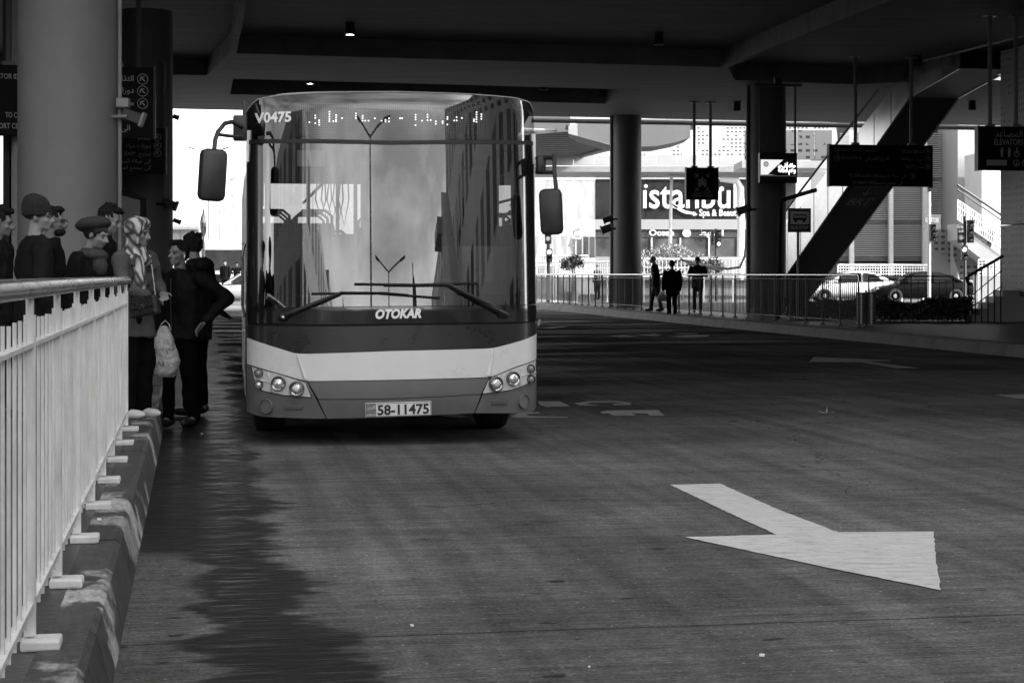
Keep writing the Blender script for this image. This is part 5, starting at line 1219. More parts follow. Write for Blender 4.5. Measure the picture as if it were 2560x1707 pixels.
# backing behind lower nose
b = MB(); 
b.box((0,.46,.76), (1.9,.06,.7)); b.build('nose_backing', P_rub, bus, world=False)
for x, y in ((-.97,1.62),(.97,1.62),(-.97,5.9),(.97,5.9)):
    M_ = Matrix.Rotation(PI/2, 4, 'Y'); b = MB(); b.lathe([(.3,-.12),(.42,-.135),(.465,-.11),(.472,-.06),(.472,-.052),(.462,-.05),(.462,-.042),(.472,-.04),(.475,0),(.472,.04),(.462,.042),(.462,.05),(.472,.052),(.472,.06),(.465,.11),(.42,.135),(.3,.12)], (x,y,.475), 48, M_)
    wh = b.build('wheel', mat('tyre rubber', .018, .75, bump=.2, bscale=30), bus, world=False, auto=40)
    b = MB(); b.lathe([(0,-.06),(.3,-.09),(.31,.09),(0,.06)], (x,y,.475), 32, M_); b.build('rim', M_gsteel, wh, world=False)
b = MB()
for x, y in ((-1,1.62),(1,1.62),(-1,5.9),(1,5.9)): b.box((x*.80,y,.62), (.5,1.02,.28))
b.box((0,1.62,.42), (1.5,.14,.12)); b.build('wheel_arch', P_rub, bus, world=False)
# number plate
x, z = B(995,1022); x0 = B(913,1022)[0]; x1 = B(1078,1022)[0]; W_ = x1-x0; H_ = W_*.215
M_ = Matrix.Translation((x, FY(x,z)-.035, z)) @ Matrix.Rotation(-math.radians(1.2)*-1*-1, 4, 'Y')
b = MB(); b.box((0,0,0), (W_,.014,H_), bev=.004); b.v = [tuple(M_ @ Vector(q)) for q in b.v]; pl = b.build('number_plate', mat('plate white', .72, .35), bus, world=False)
b = MB(); b.box((-W_/2+.045,-.0085,0), (.078,.003,H_-.012)); b.v = [tuple(M_ @ Vector(q)) for q in b.v]; b.build('plate_badge', mat('plate grey', .16, .4), pl, world=False)
b = MB(); T = M_ @ Matrix.Translation((0,-.011,0)); 
b.txt('58-11475', -W_/2+.095, -H_*.34, H_*.96, T, 'L', bold=.03, w=W_-.115); b.build('plate_numbers', mat('plate ink', .006, .4), pl, world=False)
b = MB(); b.txt('الاردن', -W_/2+.045, .012, .036, T, 'C', bold=.01, w=.066); b.txt('JORDAN', -W_/2+.045, -H_/2+.012, .02, T, 'C', bold=.02, w=.07); b.build('plate_small_letters', M_letter, pl, world=False)
b = MB(); rim = [(-W_/2+.004,-H_/2+.004),(W_/2-.004,-H_/2+.004),(W_/2-.004,H_/2-.004),(-W_/2+.004,H_/2-.004)]; b.prism(rim, 0, T, [[(a*.985, c*.93) for a, c in rim][::-1]]); b.build('plate_border', mat('plate ink', .006, .4), pl, world=False)
# maker's name and fleet number (each letter laid on the curved panel)
def lay(b, s, px0, px1, pyb, h, off, **k):
    (xa, za), (xb, zb_) = B(px0, pyb[0]), B(px1, pyb[1]); n = len(b.v); b.txt(s, 0, 0, h, None, 'L', w=xb-xa, **k)
    for i in range(n, len(b.v)):
        x, _, z = b.v[i]; X = xa+x; Z = za+(zb_-za)*x/(xb-xa)+z; b.v[i] = (X, FY(X, Z)-off, Z)
b = MB(); lay(b, 'OTOKAR', 938, 1053, (796,793), .098, .026, bold=.05, shear=.22); nm = b.build('maker_name', mat('badge chrome', .85, .25), bus, world=False)
md = nm.modifiers.new('s', 'SOLIDIFY'); md.thickness = .008; md.offset = -1
b = MB(); lay(b, 'V0475', 636, 728, (309,304), .112, .014, bold=.035); b.build('fleet_number', M_bright, bus, world=False)
# destination display behind the upper glass
b = MB(); (xa, za), (xb, zb_) = B(742,338), B(1226,246); yb = .2
b.box(((xa+xb)/2, .34, (za+zb_)/2), (xb-xa+.02,.06,zb_-za+.02), bev=.01); ds = b.build('destination_display', mat('display board', .012, .5, var=.4, scale=160, detail=1), bus, world=False)
b = MB()
for px in np.arange(752, 1218, 5.2):
    for py in np.arange(256, 330, 5.2): x, z = B(px, py); b.box((x, .302, z), (.0085,.012,.0085))
b.build('led_dots', mat('unlit dots', .09, .3), ds, world=False)
b = MB()
cols = [(775,[303]),(790,[286,292,305]),(800,[298,303,309]),(826,[276,282,288,294,300]),(836,[300]),(843,[284,290,296,300]),(858,[292]),(893,[280,286,292]),(910,[286,292,298]),(917,[298]),(925,[298]),(941,[292]),(958,[298]),(968,[296,300]),(977,[292,300]),(1005,[292]),(1010,[292]),(1044,[283,289,295,309]),(1060,[298]),(1074,[283,289,297]),(1082,[297]),(1095,[300,306]),(1112,[300,304]),(1124,[289,294,308]),(1141,[298]),(1147,[290,298]),(1160,[292]),(1190,[296,300]),(1196,[278,284,290,296,302]),(1208,[283,289,295])]
for px, L_ in cols:
    for py in L_: x, z = B(px, py); b.box((x, .290, z), (.0095,.006,.0095))
b.build('lit_led_dots', mat('lit dots', .9, .3, emit=.8), ds, world=False)
b = MB(); b.box((0,.47,2.56), (2.05,.04,.42)); 
b.box((-.93,.40,2.53), (.1,.04,.3)); b.box((.93,.40,2.53), (.1,.04,.3)); b.build('display_backing', mat('display dark', .012, .6), bus, world=False)
# wipers
def wip(pts, r): b.tube([(B(px,py)[0], FY(*B(px,py))-o_, B(px,py)[1]) for px, py, o_ in pts], r, 8)
b = MB(); wip([(707,793,.05),(730,781,.07),(850,733,.06)], [.022,.02,.013]); wip([(728,782,.075),(815,747,.07)], .014); x, z = B(707,793); b.ell((x, FY(x,z)-.045, z), (.04,.03,.035)); wp = b.build('wiper', M_black, bus, world=False)
b = MB(); wip([(778,734,.03),(945,733,.03),(1098,745,.03)], .009); wip([(848,731,.045),(960,732,.045),(1020,737,.04)], .008); b.build('blade', M_blackm, wp, world=False)
x, z = B(707,793); b = MB(); b.ell((x, FY(x,z)-.08, z), (.014,.008,.014)); b.build('pivot_bolt', M_steel, wp, world=False)
b = MB(); wip([(1262,787,.06),(1240,775,.08),(1122,712,.06),(1110,711,.05)], [.024,.021,.013,.011]); wip([(1245,772,.085),(1150,728,.08)], .014); x, z = B(1258,787); b.ell((x, FY(x,z)-.045, z), (.045,.03,.03)); wp = b.build('wiper', M_black, bus, world=False)
b = MB(); wip([(885,710,.03),(1040,712,.03),(1194,708,.03)], .0095); wip([(960,712,.05),(1040,713,.05),(1110,712,.05)], .009); b.build('blade', M_blackm, wp, world=False)
# mirrors
def RB_(c, d, bev, rz=0, ry=0): return Matrix.Rotation(rz, 3, 'Z') @ Matrix.Rotation(ry, 3, 'Y')
M_mir = mat('mirror housing', .022, .45, var=.3, scale=14, bump=.08, bscale=30)
def LP(px, py, ly):   # bus-local point on the ray at local depth ly
    d = RBi @ Vector(((px-1280)/F, 1, (HZ-py)/F)); o = RBi @ (Vector((0,0,CZ))-BO); s = (ly-o.y)/d.y; return o+d*s
b = MB(); c = LP(531,438,-.12); b.box(c, (.205,.15,.40), Matrix.Rotation(.06, 3, 'Y') @ Matrix.Rotation(.2, 3, 'Z'), bev=.045); b.build('mirror', M_mir, bus, world=False, auto=40)
b = MB(); b.tube([LP(606,318,.2), LP(580,305,.1), LP(562,309,0), LP(545,330,-.06), LP(538,350,-.1), LP(535,382,-.12)], .018, 10); b.tube([LP(541,336,-.07), LP(570,340,0), LP(605,343,.15)], .014, 8)
b.box(LP(600,321,.3), (.11,.12,.2), bev=.015); b.box(LP(611,300,.36), (.03,.1,.3), bev=.008); b.build('mirror_arm', M_mir, bus, world=False, auto=40)
b = MB(); c = LP(1378,530,.12); b.box(c, (.185,.15,.37), Matrix.Rotation(-.05, 3, 'Y') @ Matrix.Rotation(-.2, 3, 'Z'), bev=.042); b.build('mirror', M_mir, bus, world=False, auto=40)
b = MB(); b.tube([LP(1386,384,.15), LP(1386,430,.13), LP(1391,478,.12)], .017, 10); b.tube([LP(1342,396,.35), LP(1386,394,.15)], .018, 8); b.tube([LP(1342,431,.35), LP(1388,432,.13)], .016, 8); b.box(LP(1352,412,.3), (.07,.1,.13), bev=.012); b.build('mirror_arm', M_mir, bus, world=False, auto=40)
b = MB(); b.cap(LP(653,410,.4), LP(653,512,.4), .022, .022); b.build('grab_handle', M_black, bus, world=False)
b = MB()
b.tube([LP(1350,800,.5), LP(1345,815,.4)], .01, 6); b.build('side_marker', M_gsteel, bus, world=False)
# inside: dash, wheel, seats, poles, blind, screens
b = MB(); b.loft([((0,.62,.9),.98,.25),((0,.62,1.12),.98,.27),((0,.66,1.2),.9,.2)], 24); b.build('dashboard', mat('dash plastic', .02, .6), bus, world=False)
b = MB(); c = Vector((.62,.98,1.33)); R = Matrix.Rotation(math.radians(25), 3, 'X'); b.tube([c+R @ Vector((.22*math.cos(a), .22*math.sin(a), 0)) for a in np.linspace(0, 2*PI, 33)], .015, 8); b.tube([c, c+Vector((0,-.12,-.4))], .03); b.tube([c+R@Vector((-.2,0,0)), c+R@Vector((.2,0,0))], .012); b.build('steering_wheel', M_black, bus, world=False)
def seat(x, y, z, nm='passenger_seat', m=None, head=True):
    b = MB(); b.box((x,y,z+.1), (.44,.44,.1), bev=.03); b.box((x,y+.22,z+.45), (.44,.1,.62), Matrix.Rotation(-.12,3,'X'), bev=.04); b.box((x,y+.03,z-.15), (.3,.3,.36)); st = b.build(nm, m or mat('seat cloth', .05, .8, var=.4, scale=20), bus, world=False)
    b = MB(); b.tube([(x-.2,y+.27,z+.6),(x-.19,y+.3,z+.84),(x-.12,y+.31,z+.9),(x+.12,y+.31,z+.9),(x+.19,y+.3,z+.84),(x+.2,y+.27,z+.6)], .016, 8); b.build('grab_rail', M_dark, st, world=False)
seat(.62, 1.5, .95, 'driver_seat')
b = MB(); b.ell((.62,1.74,1.78), (.13,.07,.12)); b.build('driver_headrest', M_blackm, bus, world=False)
for y in (2.4, 3.3, 4.2, 5.4, 6.3, 7.2):
    for x in (-.86, -.4, .4, .86):
        if y in (3.3,) and x < 0: continue
        seat(x, y, .85 if y < 5 else 1.15)
b = MB()
for x, y in ((-.25,1.2),(.12,1.9),(-.3,3.0),(.3,3.9),(-.62,1.9),(.2,5.2)): b.tube([(x,y,.4),(x,y,2.46)], .017, 8)
for x in (-.45, .45): b.tube([(x,1.4,2.2),(x,7.4,2.2)], .016, 8)
b.build('grab_poles', mat('pole yellow grey', .3, .4), bus, world=False)
b = MB(); b.box((.1,1.95,1.5), (.04,.08,1.9)); b.box((.6,1.98,1.4), (.96,.03,1.8)); b.build('cab_partition', M_black, bus, world=False)
b = MB(); b.tube([(x, .55, z) for x, z in ((-.02,1.98),(-.02,1.3))], .03, 8); b.box((-.2,.62,2.3), (.5,.1,.12)); b.build('cab_fitting', M_black, bus, world=False)
b = MB()
for k in range(5):
    x = -.55+.05*k; b.tube([(x,1.6,2.2),(x-.02,1.6,2.0),(x+.03,1.62,1.85-.02*k),(x+.07,1.6,2.0),(x+.06,1.6,2.2)], .006, 5)
b.build('hanging_cables', M_black, bus, world=False)
b = MB(); b.box((.58,.47,1.35), (.72,.01,.46)); b.build('cab_shield', glass('cab shield', .55, .12, .5), bus, world=False)
b = MB(); b.box((-.66,.40,2.28), (.22,.02,.13)); b.build('paper_notice', mat('paper', .6, .7), bus, world=False)

# ------------------------------------------------------------ cars
def xloft(b, st, n=22, p=3.5):
    V = []
    for x, z0, z1, hw in st:
        c, h = (z0+z1)/2, (z1-z0)/2
        for k in range(n):
            a = 2*PI*k/n; ca, sa = math.cos(a), math.sin(a); V.append((x, hw*math.copysign(abs(ca)**(2/p), ca), c+h*math.copysign(abs(sa)**(2/p), sa)))
    fs = [(i*n+k, i*n+(k+1) % n, (i+1)*n+(k+1) % n, (i+1)*n+k) for i in range(len(st)-1) for k in range(n)]+[tuple(range(n))[::-1], tuple((len(st)-1)*n+k for k in range(n))]
    b.add(V, fs)
def car(name, label, c, rot, paint, dark=True):
    t = thing(name, label, 'car', c, rot); b = MB()
    xloft(b, [(-2.25,.45,.85,.7),(-2.2,.32,.98,.82),(-1.6,.24,1.0,.88),(-.9,.22,.98,.9),(.3,.22,.95,.9),(1.1,.22,.9,.89),(1.75,.25,.8,.86),(2.15,.33,.7,.78),(2.25,.42,.6,.65)]); b.build('body', paint, t, world=False, auto=50)
    b = MB(); xloft(b, [(-1.75,.9,1.0,.68),(-1.2,.9,1.33,.64),(-.7,.9,1.43,.63),(.0,.9,1.45,.63),(.5,.9,1.36,.64),(1.15,.86,.98,.7)], p=4.5); cb = b.build('cabin', paint, t, world=False, auto=50)
    for P in ([(-1.38,.97),(-.98,1.31),(-.5,1.37),(-.42,1.37),(-.42,.95)], [(-.34,.95),(-.34,1.37),(.05,1.38),(.45,1.29),(.98,.93)]):
        for s in (-1, 1):
            b = MB(); b.prism(P if s < 0 else P[::-1], .01, Matrix.Translation((0, s*.665-.005, 0)) @ Matrix.Rotation(0, 4, 'X')); b.v = [(x, y-s*(z-.93)*.0, z) for x, y, z in b.v]; b.build('window', M_winr, cb, world=False)
    b = MB(); V = [(1.16,-.6,.93),(1.16,.6,.93),(.52,.54,1.36),(.52,-.54,1.36)]; b.add([(x+.02,y,z+.02) for x,y,z in V], [(0,1,2,3)]); b.build('windscreen', M_winr, cb, world=False)
    for x in (-1.38, 1.38):
        for s in (-1, 1):
            M_ = Matrix.Rotation(PI/2, 4, 'X'); b = MB(); b.lathe([(.2,-.1),(.29,-.11),(.32,-.06),(.32,.06),(.29,.11),(.2,.1)], (x, s*.82, .32), 24, M_); wh = b.build('wheel', mat('tyre rubber', .018), t, world=False, auto=40)
            b = MB(); b.ell((x, s*.895, .32), (.19,.03,.19))
            for k in range(0): a = k*2*PI/5; b.box((x+.1*math.cos(a), s*.9, .32+.1*math.sin(a)), (.2,.03,.05), Matrix.Rotation(-a, 3, 'Y'))
            b.lathe([(.2,-.02),(.215,-.02),(.215,.02),(.2,.02)], (x, s*.9, .32), 24, M_); b.build('rim', M_gsteel, wh, world=False)
    for s in (-1, 1):
        b = MB(); b.ell((2.12, s*.58, .62), (.1,.16,.07)); b.build('headlight', M_clear, t, world=False)
        b = MB(); b.ell((-2.2, s*.62, .8), (.06,.15,.07)); b.build('tail_light', M_amb, t, world=False)
        b = MB(); b.ell((.85, s*.98, .98), (.07,.09,.06)); b.build('mirror', paint, t, world=False)
Cw = mat('white car paint', .7, .2, coat=.5); Cd = mat('dark car paint', .004, .3, spec=.12); Cs = mat('silver car paint', .5, .25, metal=.3, coat=.5)
car('parked_car', 'dark saloon car beyond the hedge at the right', (xx(2303,83), 83, .05), PI, Cd)
car('parked_car', 'white car left of the dark saloon beyond the right fence', (xx(2128,84), 84, .05), PI, Cw)
car('parked_car', 'silver car between the crowd and the bus', (xx(628,80), 80, .0), PI+.05, Cs)
car('parked_car', 'pale car half hidden behind the man on the road', (xx(520,92), 92, .0), PI, Cw)

# ------------------------------------------------------------ people
SK = mat('skin', .2, .5, var=.12, scale=14); SK2 = mat('darker skin', .13, .5, var=.12, scale=14)
C_blk = mat('black jacket cloth', .006, .7, spec=.12, bump=.5, bscale=14); C_blk2 = mat('black trousers cloth', .004, .9, spec=.05, bump=.4, bscale=12); C_char = mat('charcoal cloth', .008, .85, spec=.05, bump=.5, bscale=16)
C_coat = mat('grey wool coat', .085, .9, spec=.12, var=.15, scale=60, bump=.4, bscale=18); C_beret = mat('wool beret', .035, .95, spec=.12, var=.2, scale=40, bump=.3, bscale=60); HAIR = mat('black hair', .012, .6, spec=.12, bump=.8, bscale=90)
EYE = mat('eye', .02, .2); BROW = mat('brow', .015, .8); SHOE = mat('black shoe leather', .015, .3); SNK = mat('white trainer', .6, .5, var=.15, scale=20)
def plaid():
    m = mat('plaid scarf', .3, .85); t = m.node_tree; b = t.nodes['Principled BSDF']; c = t.nodes.new('ShaderNodeTexCoord'); o = []
    for ax, sc_ in (('X', 7), ('DIAGONAL', 5)):
        w_ = t.nodes.new('ShaderNodeTexWave'); w_.bands_direction = ax; w_.inputs['Scale'].default_value = sc_; w_.inputs['Distortion'].default_value = 2.5; w_.inputs['Detail'].default_value = 1; t.links.new(c.outputs['Object'], w_.inputs['Vector']); o.append(w_.outputs['Fac'])
    mm = t.nodes.new('ShaderNodeMath'); mm.operation = 'MULTIPLY'; t.links.new(o[0], mm.inputs[0]); t.links.new(o[1], mm.inputs[1])
    r = t.nodes.new('ShaderNodeMapRange'); r.inputs['From Max'].default_value = .55; r.inputs['To Min'].default_value = .03; r.inputs['To Max'].default_value = .5; t.links.new(mm.outputs[0], r.inputs[0]); t.links.new(r.outputs[0], b.inputs['Base Color']); return m
C_plaid = plaid()
def V3(*a): return Vector(a)
def hand(b, w, d, side, curl=.5, s=1.0, spread=V3(0,1,0)):
    """palm, four bent fingers of unequal length, thumb; w = wrist, d = direction, spread = across the knuckles"""
    d = d.normalized(); sp = (spread-d*spread.dot(d)).normalized(); n = d.cross(sp)
    pc = w+d*.05*s; R = Matrix((sp, n, d)).transposed(); b.ell(pc, (.040*s,.016*s,.052*s), R)
    for k, L_ in enumerate((.068,.076,.072,.056)):
        o = w+d*.088*s+sp*(.030-.020*k)*s; c1 = curl*.9; d1 = (d*math.cos(c1*.5)+n*math.sin(c1*.5)*side).normalized(); d2 = (d*math.cos(c1*1.4)+n*math.sin(c1*1.4)*side).normalized(); p1 = o+d1*L_*.5*s; p2 = p1+d2*L_*.5*s
        b.cap(o-d*.02*s, p1, .0095*s, .0088*s, 8); b.cap(p1, p2, .0088*s, .0075*s, 8)
    t0 = w+d*.03*s+sp*.032*s; t1 = t0+(d*.6+sp*.7+n*side*.3).normalized()*.035*s; b.cap(t0, t1, .012*s, .0105*s, 8); b.cap(t1, t1+(d*.85+sp*.25+n*side*.35).normalized()*.03*s, .0105*s, .009*s, 8)

def person(label, x, y, z, face, H, lean=0, head=(0,0), arms=None, voxel=.012, hair='short', top='jacket', topm=C_blk, legm=C_blk2, skin=None, shoe=SHOE, hem=.78, stride=0., hands=(True,True), extra=None, female=False, brow=True, girth=1.0, leg_w=1.0, low=True):
    s = H/1.75; skin = skin or SK
    t = None
    LN = Matrix.Translation(V3(0,0,.93*s)) @ Matrix.Rotation(-math.radians(lean), 4, 'X') @ Matrix.Translation(V3(0,0,-.93*s))
    HC = V3(0, .025*s, 1.53*s); HM = LN @ Matrix.Translation(HC) @ Matrix.Rotation(math.radians(head[0]), 4, 'Z') @ Matrix.Rotation(-math.radians(head[1])+math.radians(lean*.6), 4, 'X')
    hs = .97*(s**.4)
    def HT(p): return HM @ (V3(*p)*hs)
    sw = (.19 if not female else .165)*s*girth
    if arms is None: arms = {}
    A = {}
    for k, sg in (('R', 1), ('L', -1)):
        sh = LN @ V3(sg*sw, 0, 1.415*s)
        if k in arms: e, w_ = [V3(*q) for q in arms[k]]
        else: e = LN @ V3(sg*(sw+.05), -.02, 1.13*s); w_ = LN @ V3(sg*(sw+.045), .05, .89*s)
        A[k] = (sh, e, w_)
    hipx = .09*s; J = {}
    for k, sg in (('R', 1), ('L', -1)):
        dy = stride*sg; J[k] = (V3(sg*hipx, 0, .92*s), V3(sg*hipx*1.05, dy*.5+.02, .5*s), V3(sg*hipx*1.1, dy-.01, .085*s))
    b = MB(); hR = HM.to_3x3()
    def he(c, r): b.ell(HT(c), [q*hs for q in r], hR, 18, 12)
    he((0,-.012,.150), (.074,.094,.082)); he((0,.030,.085), (.056,.060,.074)); he((0,.062,.022), (.026,.026,.022)); he((0,.028,.035), (.050,.045,.028))
    b.cap(HT((0,.088,.118)), HT((0,.113,.078)), .009, .015, 8); he((0.013,.100,.074), (.009,.010,.008)); he((-.013,.100,.074), (.009,.010,.008))
    b.cap(HT((-.040,.076,.130)), HT((.040,.076,.130)), .013, .013, 8); he((.036,.066,.083), (.020,.018,.018)); he((-.036,.066,.083), (.020,.018,.018))
    he((0,.083,.050), (.024,.014,.008)); he((0,.081,.041), (.021,.014,.007))
    for sg in (-1, 1): he((sg*.076,-.008,.098), (.008,.018,.031))
    b.cap(LN @ V3(0,-.01,1.44*s), HT((0,-.02,.07)), .056*s, .052*s, 12)
    b.loft([(tuple(LN @ V3(0,0,q*s)), rx*s*girth, ry*s) for q, rx, ry in ((.9,.13,.09),(1.05,.115,.08),(1.25,.135,.095),(1.38,.14,.085),(1.46,.06,.06))])
    for k in 'RL':
        sh, e, w_ = A[k]; b.cap(sh, e, .042*s, .034*s); b.cap(e, w_, .034*s, .026*s)
        h, kn, an = J[k]; b.cap(h, kn, .07*s, .045*s); b.cap(kn, an, .045*s, .035*s); b.cap(an, an+V3(0,.1,-.04), .035*s, .03*s)
    for i, (k, sg) in enumerate((('R', 1), ('L', -1))):
        if hands[i]: 
            sh, e, w_ = A[k]; d = (w_-e); hand(b, w_, d if d.z < 0 else d, sg, .7, s, V3(0,1,0) if abs(d.normalized().y) < .8 else V3(1,0,0))
    vb = voxel if any(hands) else max(voxel, .009)
    body = remesh(b, vb, 2)
    pr = bpy.data.objects.new('tmp', None)
    body_o = body.build('person', skin, None, smooth=True); body_o.location = (x, y, z); body_o.rotation_euler = (0, 0, math.radians(face)); tag(body_o, label, 'person')
    P = body_o; bpy.data.objects.remove(pr)
    # face details
    for sg in (-1, 1):
        b = MB(); b.ell(HT((sg*.031,.081,.112)), (.0125,.008,.0065), hR); b.build('eye', EYE, P, world=False, smooth=True)
        if brow: b = MB(); b.cap(HT((sg*.016,.0925,.128)), HT((sg*.047,.082,.131)), .0042, .0032, 6); b.build('eyebrow', BROW, P, world=False, smooth=True)
    b = MB(); b.ell(HT((0,.0935,.0455)), (.019,.004,.0022), hR); b.build('mouth_line', mat('lip line', .07, .5), P, world=False, smooth=True)
    # hair
    if hair in ('short', 'tuft', 'curly'):
        b = MB(); b.ell(HT((0,-.024,.166)), (.083*hs,.098*hs,.082*hs), hR); b.ell(HT((0,-.05,.12)), (.077*hs,.065*hs,.07*hs), hR)
        b.ell(HT((0,.04,.215)), (.062*hs,.05*hs,.030*hs), hR)
        if hair != 'short':
            rnd = random.Random(int(x*100))
            for _ in range(26):
                a = rnd.uniform(0, 2*PI); q = rnd.uniform(0, 1); b.ell(HT((math.cos(a)*.07*q, math.sin(a)*.085*q-.005, .215+rnd.uniform(-.02,.018)+.02*(1-q))), (.024,.024,.02))
        q = remesh(b, .007, 1, disp=.012, dscale=45); q.build('hair', HAIR, P, world=False, smooth=True)
    elif hair == 'beanie':
        b = MB(); b.ell(HT((0,-.02,.18)), (.092,.108,.10), hR); b.ell(HT((0,-.035,.235)), (.070,.08,.055), hR); b.loft([(tuple(HT((0,-.015,.12))),.090,.105),(tuple(HT((0,-.015,.165))),.093,.108)])
        remesh(b, .008, 3, disp=.004, dscale=25).build('beanie', mat('knit wool', .012, .95, bump=1, bscale=120), P, world=False, smooth=True)
    elif hair == 'beret':
        b = MB(); b.ell(HT((0,-.055,.18)), (.13,.145,.06), (hR @ Matrix.Rotation(.42, 3, 'X'))); b.ell(HT((0,-.02,.155)), (.083,.098,.06), hR)
        remesh(b, .008, 3, disp=.005, dscale=22).build('beret', C_beret, P, world=False, smooth=True)
        b = MB(); b.ell(HT((0,-.03,.12)), (.078,.085,.07), hR); remesh(b, .009, 1).build('hair', HAIR, P, world=False, smooth=True)
    elif hair == 'bald':
        b = MB(); b.ell(HT((0,-.045,.115)), (.080,.075,.055), hR); remesh(b, .009, 1).build('hair', mat('grey hair', .3, .8), P, world=False, smooth=True)
    elif hair == 'headscarf':
        b = MB(); n = 28; V = []
        b.ell(HT((0,-.03,.145)), (.098,.108,.106), hR, 24, 16); b.ell(HT((0,.0,.21)), (.078,.09,.045), hR)
        b.tube([HT(q) for q in ((-.075,.05,.17),(-.080,.045,.10),(-.068,.045,.03),(-.02,.055,-.012),(.02,.055,-.012),(.068,.045,.03),(.080,.045,.10),(.075,.05,.17),(.05,.062,.212),(0,.07,.222),(-.05,.062,.212),(-.075,.05,.17))], .017, 10)
        b.cap(HT((0,-.02,.02)), LN @ V3(0,0,1.42*s), .082, .12); b.ell(LN @ V3(0,.03,1.40*s), (.145,.11,.06))
        b.cap(LN @ V3(.07,.10,1.40*s), LN @ V3(.11,.15,1.16*s), .045, .05, 10)
        remesh(b, .008, 3, disp=.012, dscale=14).build('headscarf', C_plaid, P, world=False, smooth=True)
    # clothes
    b = MB(); hemz = hem*s; hx = .19*girth; R_ = [(hemz, hx*.98 if not female else .215, .15 if not female else .16), (.95*s, hx*.93, .135), (1.08*s, hx*.88, .125), (1.25*s, hx*.98, .135), (1.38*s, hx*.98, .12), (1.445*s, .13*girth, .095), (1.485*s, .078, .075)]
    b.loft([((LN @ V3(0,-.01,q)) if q > .93*s else V3(0,0,q), rx*s, ry*s) for q, rx, ry in R_], 28)
    for k in 'RL':
        sh, e, w_ = A[k]; wr = e.lerp(w_, .93); b.cap(sh, e, .076*s, .062*s); b.cap(e, wr, .062*s, .047*s)
    if top == 'hood': b.ell(LN @ V3(0,-.11,1.46*s), (.12,.09,.075)); b.ell(LN @ V3(0,-.02,1.49*s), (.1,.1,.045))
    if top == 'jacket': b.lathe([(.07*s,0),(.08*s,.0),(.075*s,.05*s),(.066*s,.05*s)], LN @ V3(0,0,1.455*s), 20, LN.to_3x3().to_4x4())
    tp_ = remesh(b, .014, 2, disp=.018, dscale=11, seed=int(abs(x)*10)); tp_.build({'coat': 'coat', 'hood': 'hooded_jacket'}.get(top, 'jacket'), topm, P, world=False, smooth=True)
    b = MB(); b.loft([(V3(0,0,q*s), rx*s, ry*s) for q, rx, ry in ((.72,.15,.11),(.84,.165,.12),(.98,.15,.11))])
    for k in 'RL':
        h, kn, an = J[k]; b.cap(h, kn, .094*s, .07*s*leg_w); b.cap(kn, an+V3(0,0,.02), .070*s*leg_w, .060*s*leg_w)
    remesh(b, .015, 2, disp=.018, dscale=9).build('trousers', legm, P, world=False, smooth=True)
    if low:
        for k in 'RL':
            an = J[k][2]; b = MB(); b.ell(an+V3(0,.07,-.04*s), (.046,.135,.040)); b.ell(an+V3(0,-.02,-.015), (.044,.06,.05)); q = remesh(b, .01, 1); q.v = [(a, c, max(d, .004)) for a, c, d in q.v]; q.build('shoe', shoe, P, world=False, smooth=True)
    if extra: extra(P, HT, LN, A, hR, s)
    return P
def glasses(P, HT, LN, A, hR, s):
    b = MB()
    for sg in (-1, 1): b.tube([HT((sg*.033+.021*math.cos(a), .098, .11+.017*math.sin(a))) for a in np.linspace(0, 2*PI, 17)], .0022, 6); b.tube([HT((sg*.054,.096,.116)), HT((sg*.078,.0,.11))], .0025, 6)
    b.tube([HT((-.012,.1,.114)), HT((.012,.1,.114))], .0022, 6); b.build('glasses', M_black, P, world=False)
def beard(P, HT, LN, A, hR, s):
    glasses(P, HT, LN, A, hR, s); b = MB(); b.ell(HT((0,.045,.025)), (.054,.052,.036), hR); b.ell(HT((0,.086,.058)), (.026,.012,.006), hR); remesh(b, .006, 1, disp=.003, dscale=60).build('beard', HAIR, P, world=False, smooth=True)
def PW(px, D): return (px-1280)/F*D
person('man in a dark beanie and black coat, back half turned, behind the fence', PW(88,13), 13, .2, -62, 1.67, 0, (-25,0), hair='beanie', topm=C_blk, girth=1.18, hem=.72, extra=glasses, hands=(False,False))
person('bearded man in glasses right behind the beanie man', PW(128,14.6), 14.6, .2, -85, 1.68, 0, (-12,0), skin=SK2, extra=beard, topm=C_char, hands=(False,False))
person('man cut off by the left edge, face in profile', PW(-8,14.2), 14.2, .2, -95, 1.66, 0, (0,8), skin=SK2, topm=C_blk, hands=(False,False), hair='tuft')
def bwoman(P, HT, LN, A, hR, s):
    b = MB(); b.ell(LN @ V3(0,.02,1.46*s), (.13,.12,.06)); b.ell(LN @ V3(.0,.09,1.38*s), (.09,.06,.08)); remesh(b, .01, 2, disp=.008, dscale=30).build('neck_scarf', mat('dark wool scarf', .03, .95, var=.3, scale=40), P, world=False, smooth=True)
person('woman in a beret and thick scarf looking down', PW(205,13.7), 13.7, .2, -108, 1.56, 8, (0,14), hair='beret', topm=C_char, extra=bwoman, female=True, girth=1.1, hands=(False,False))
person('tall black haired man looking down behind the beret woman', PW(252,15.4), 15.4, .2, -92, 1.73, 2, (-6,16), hair='tuft', topm=C_blk, hands=(False,False))
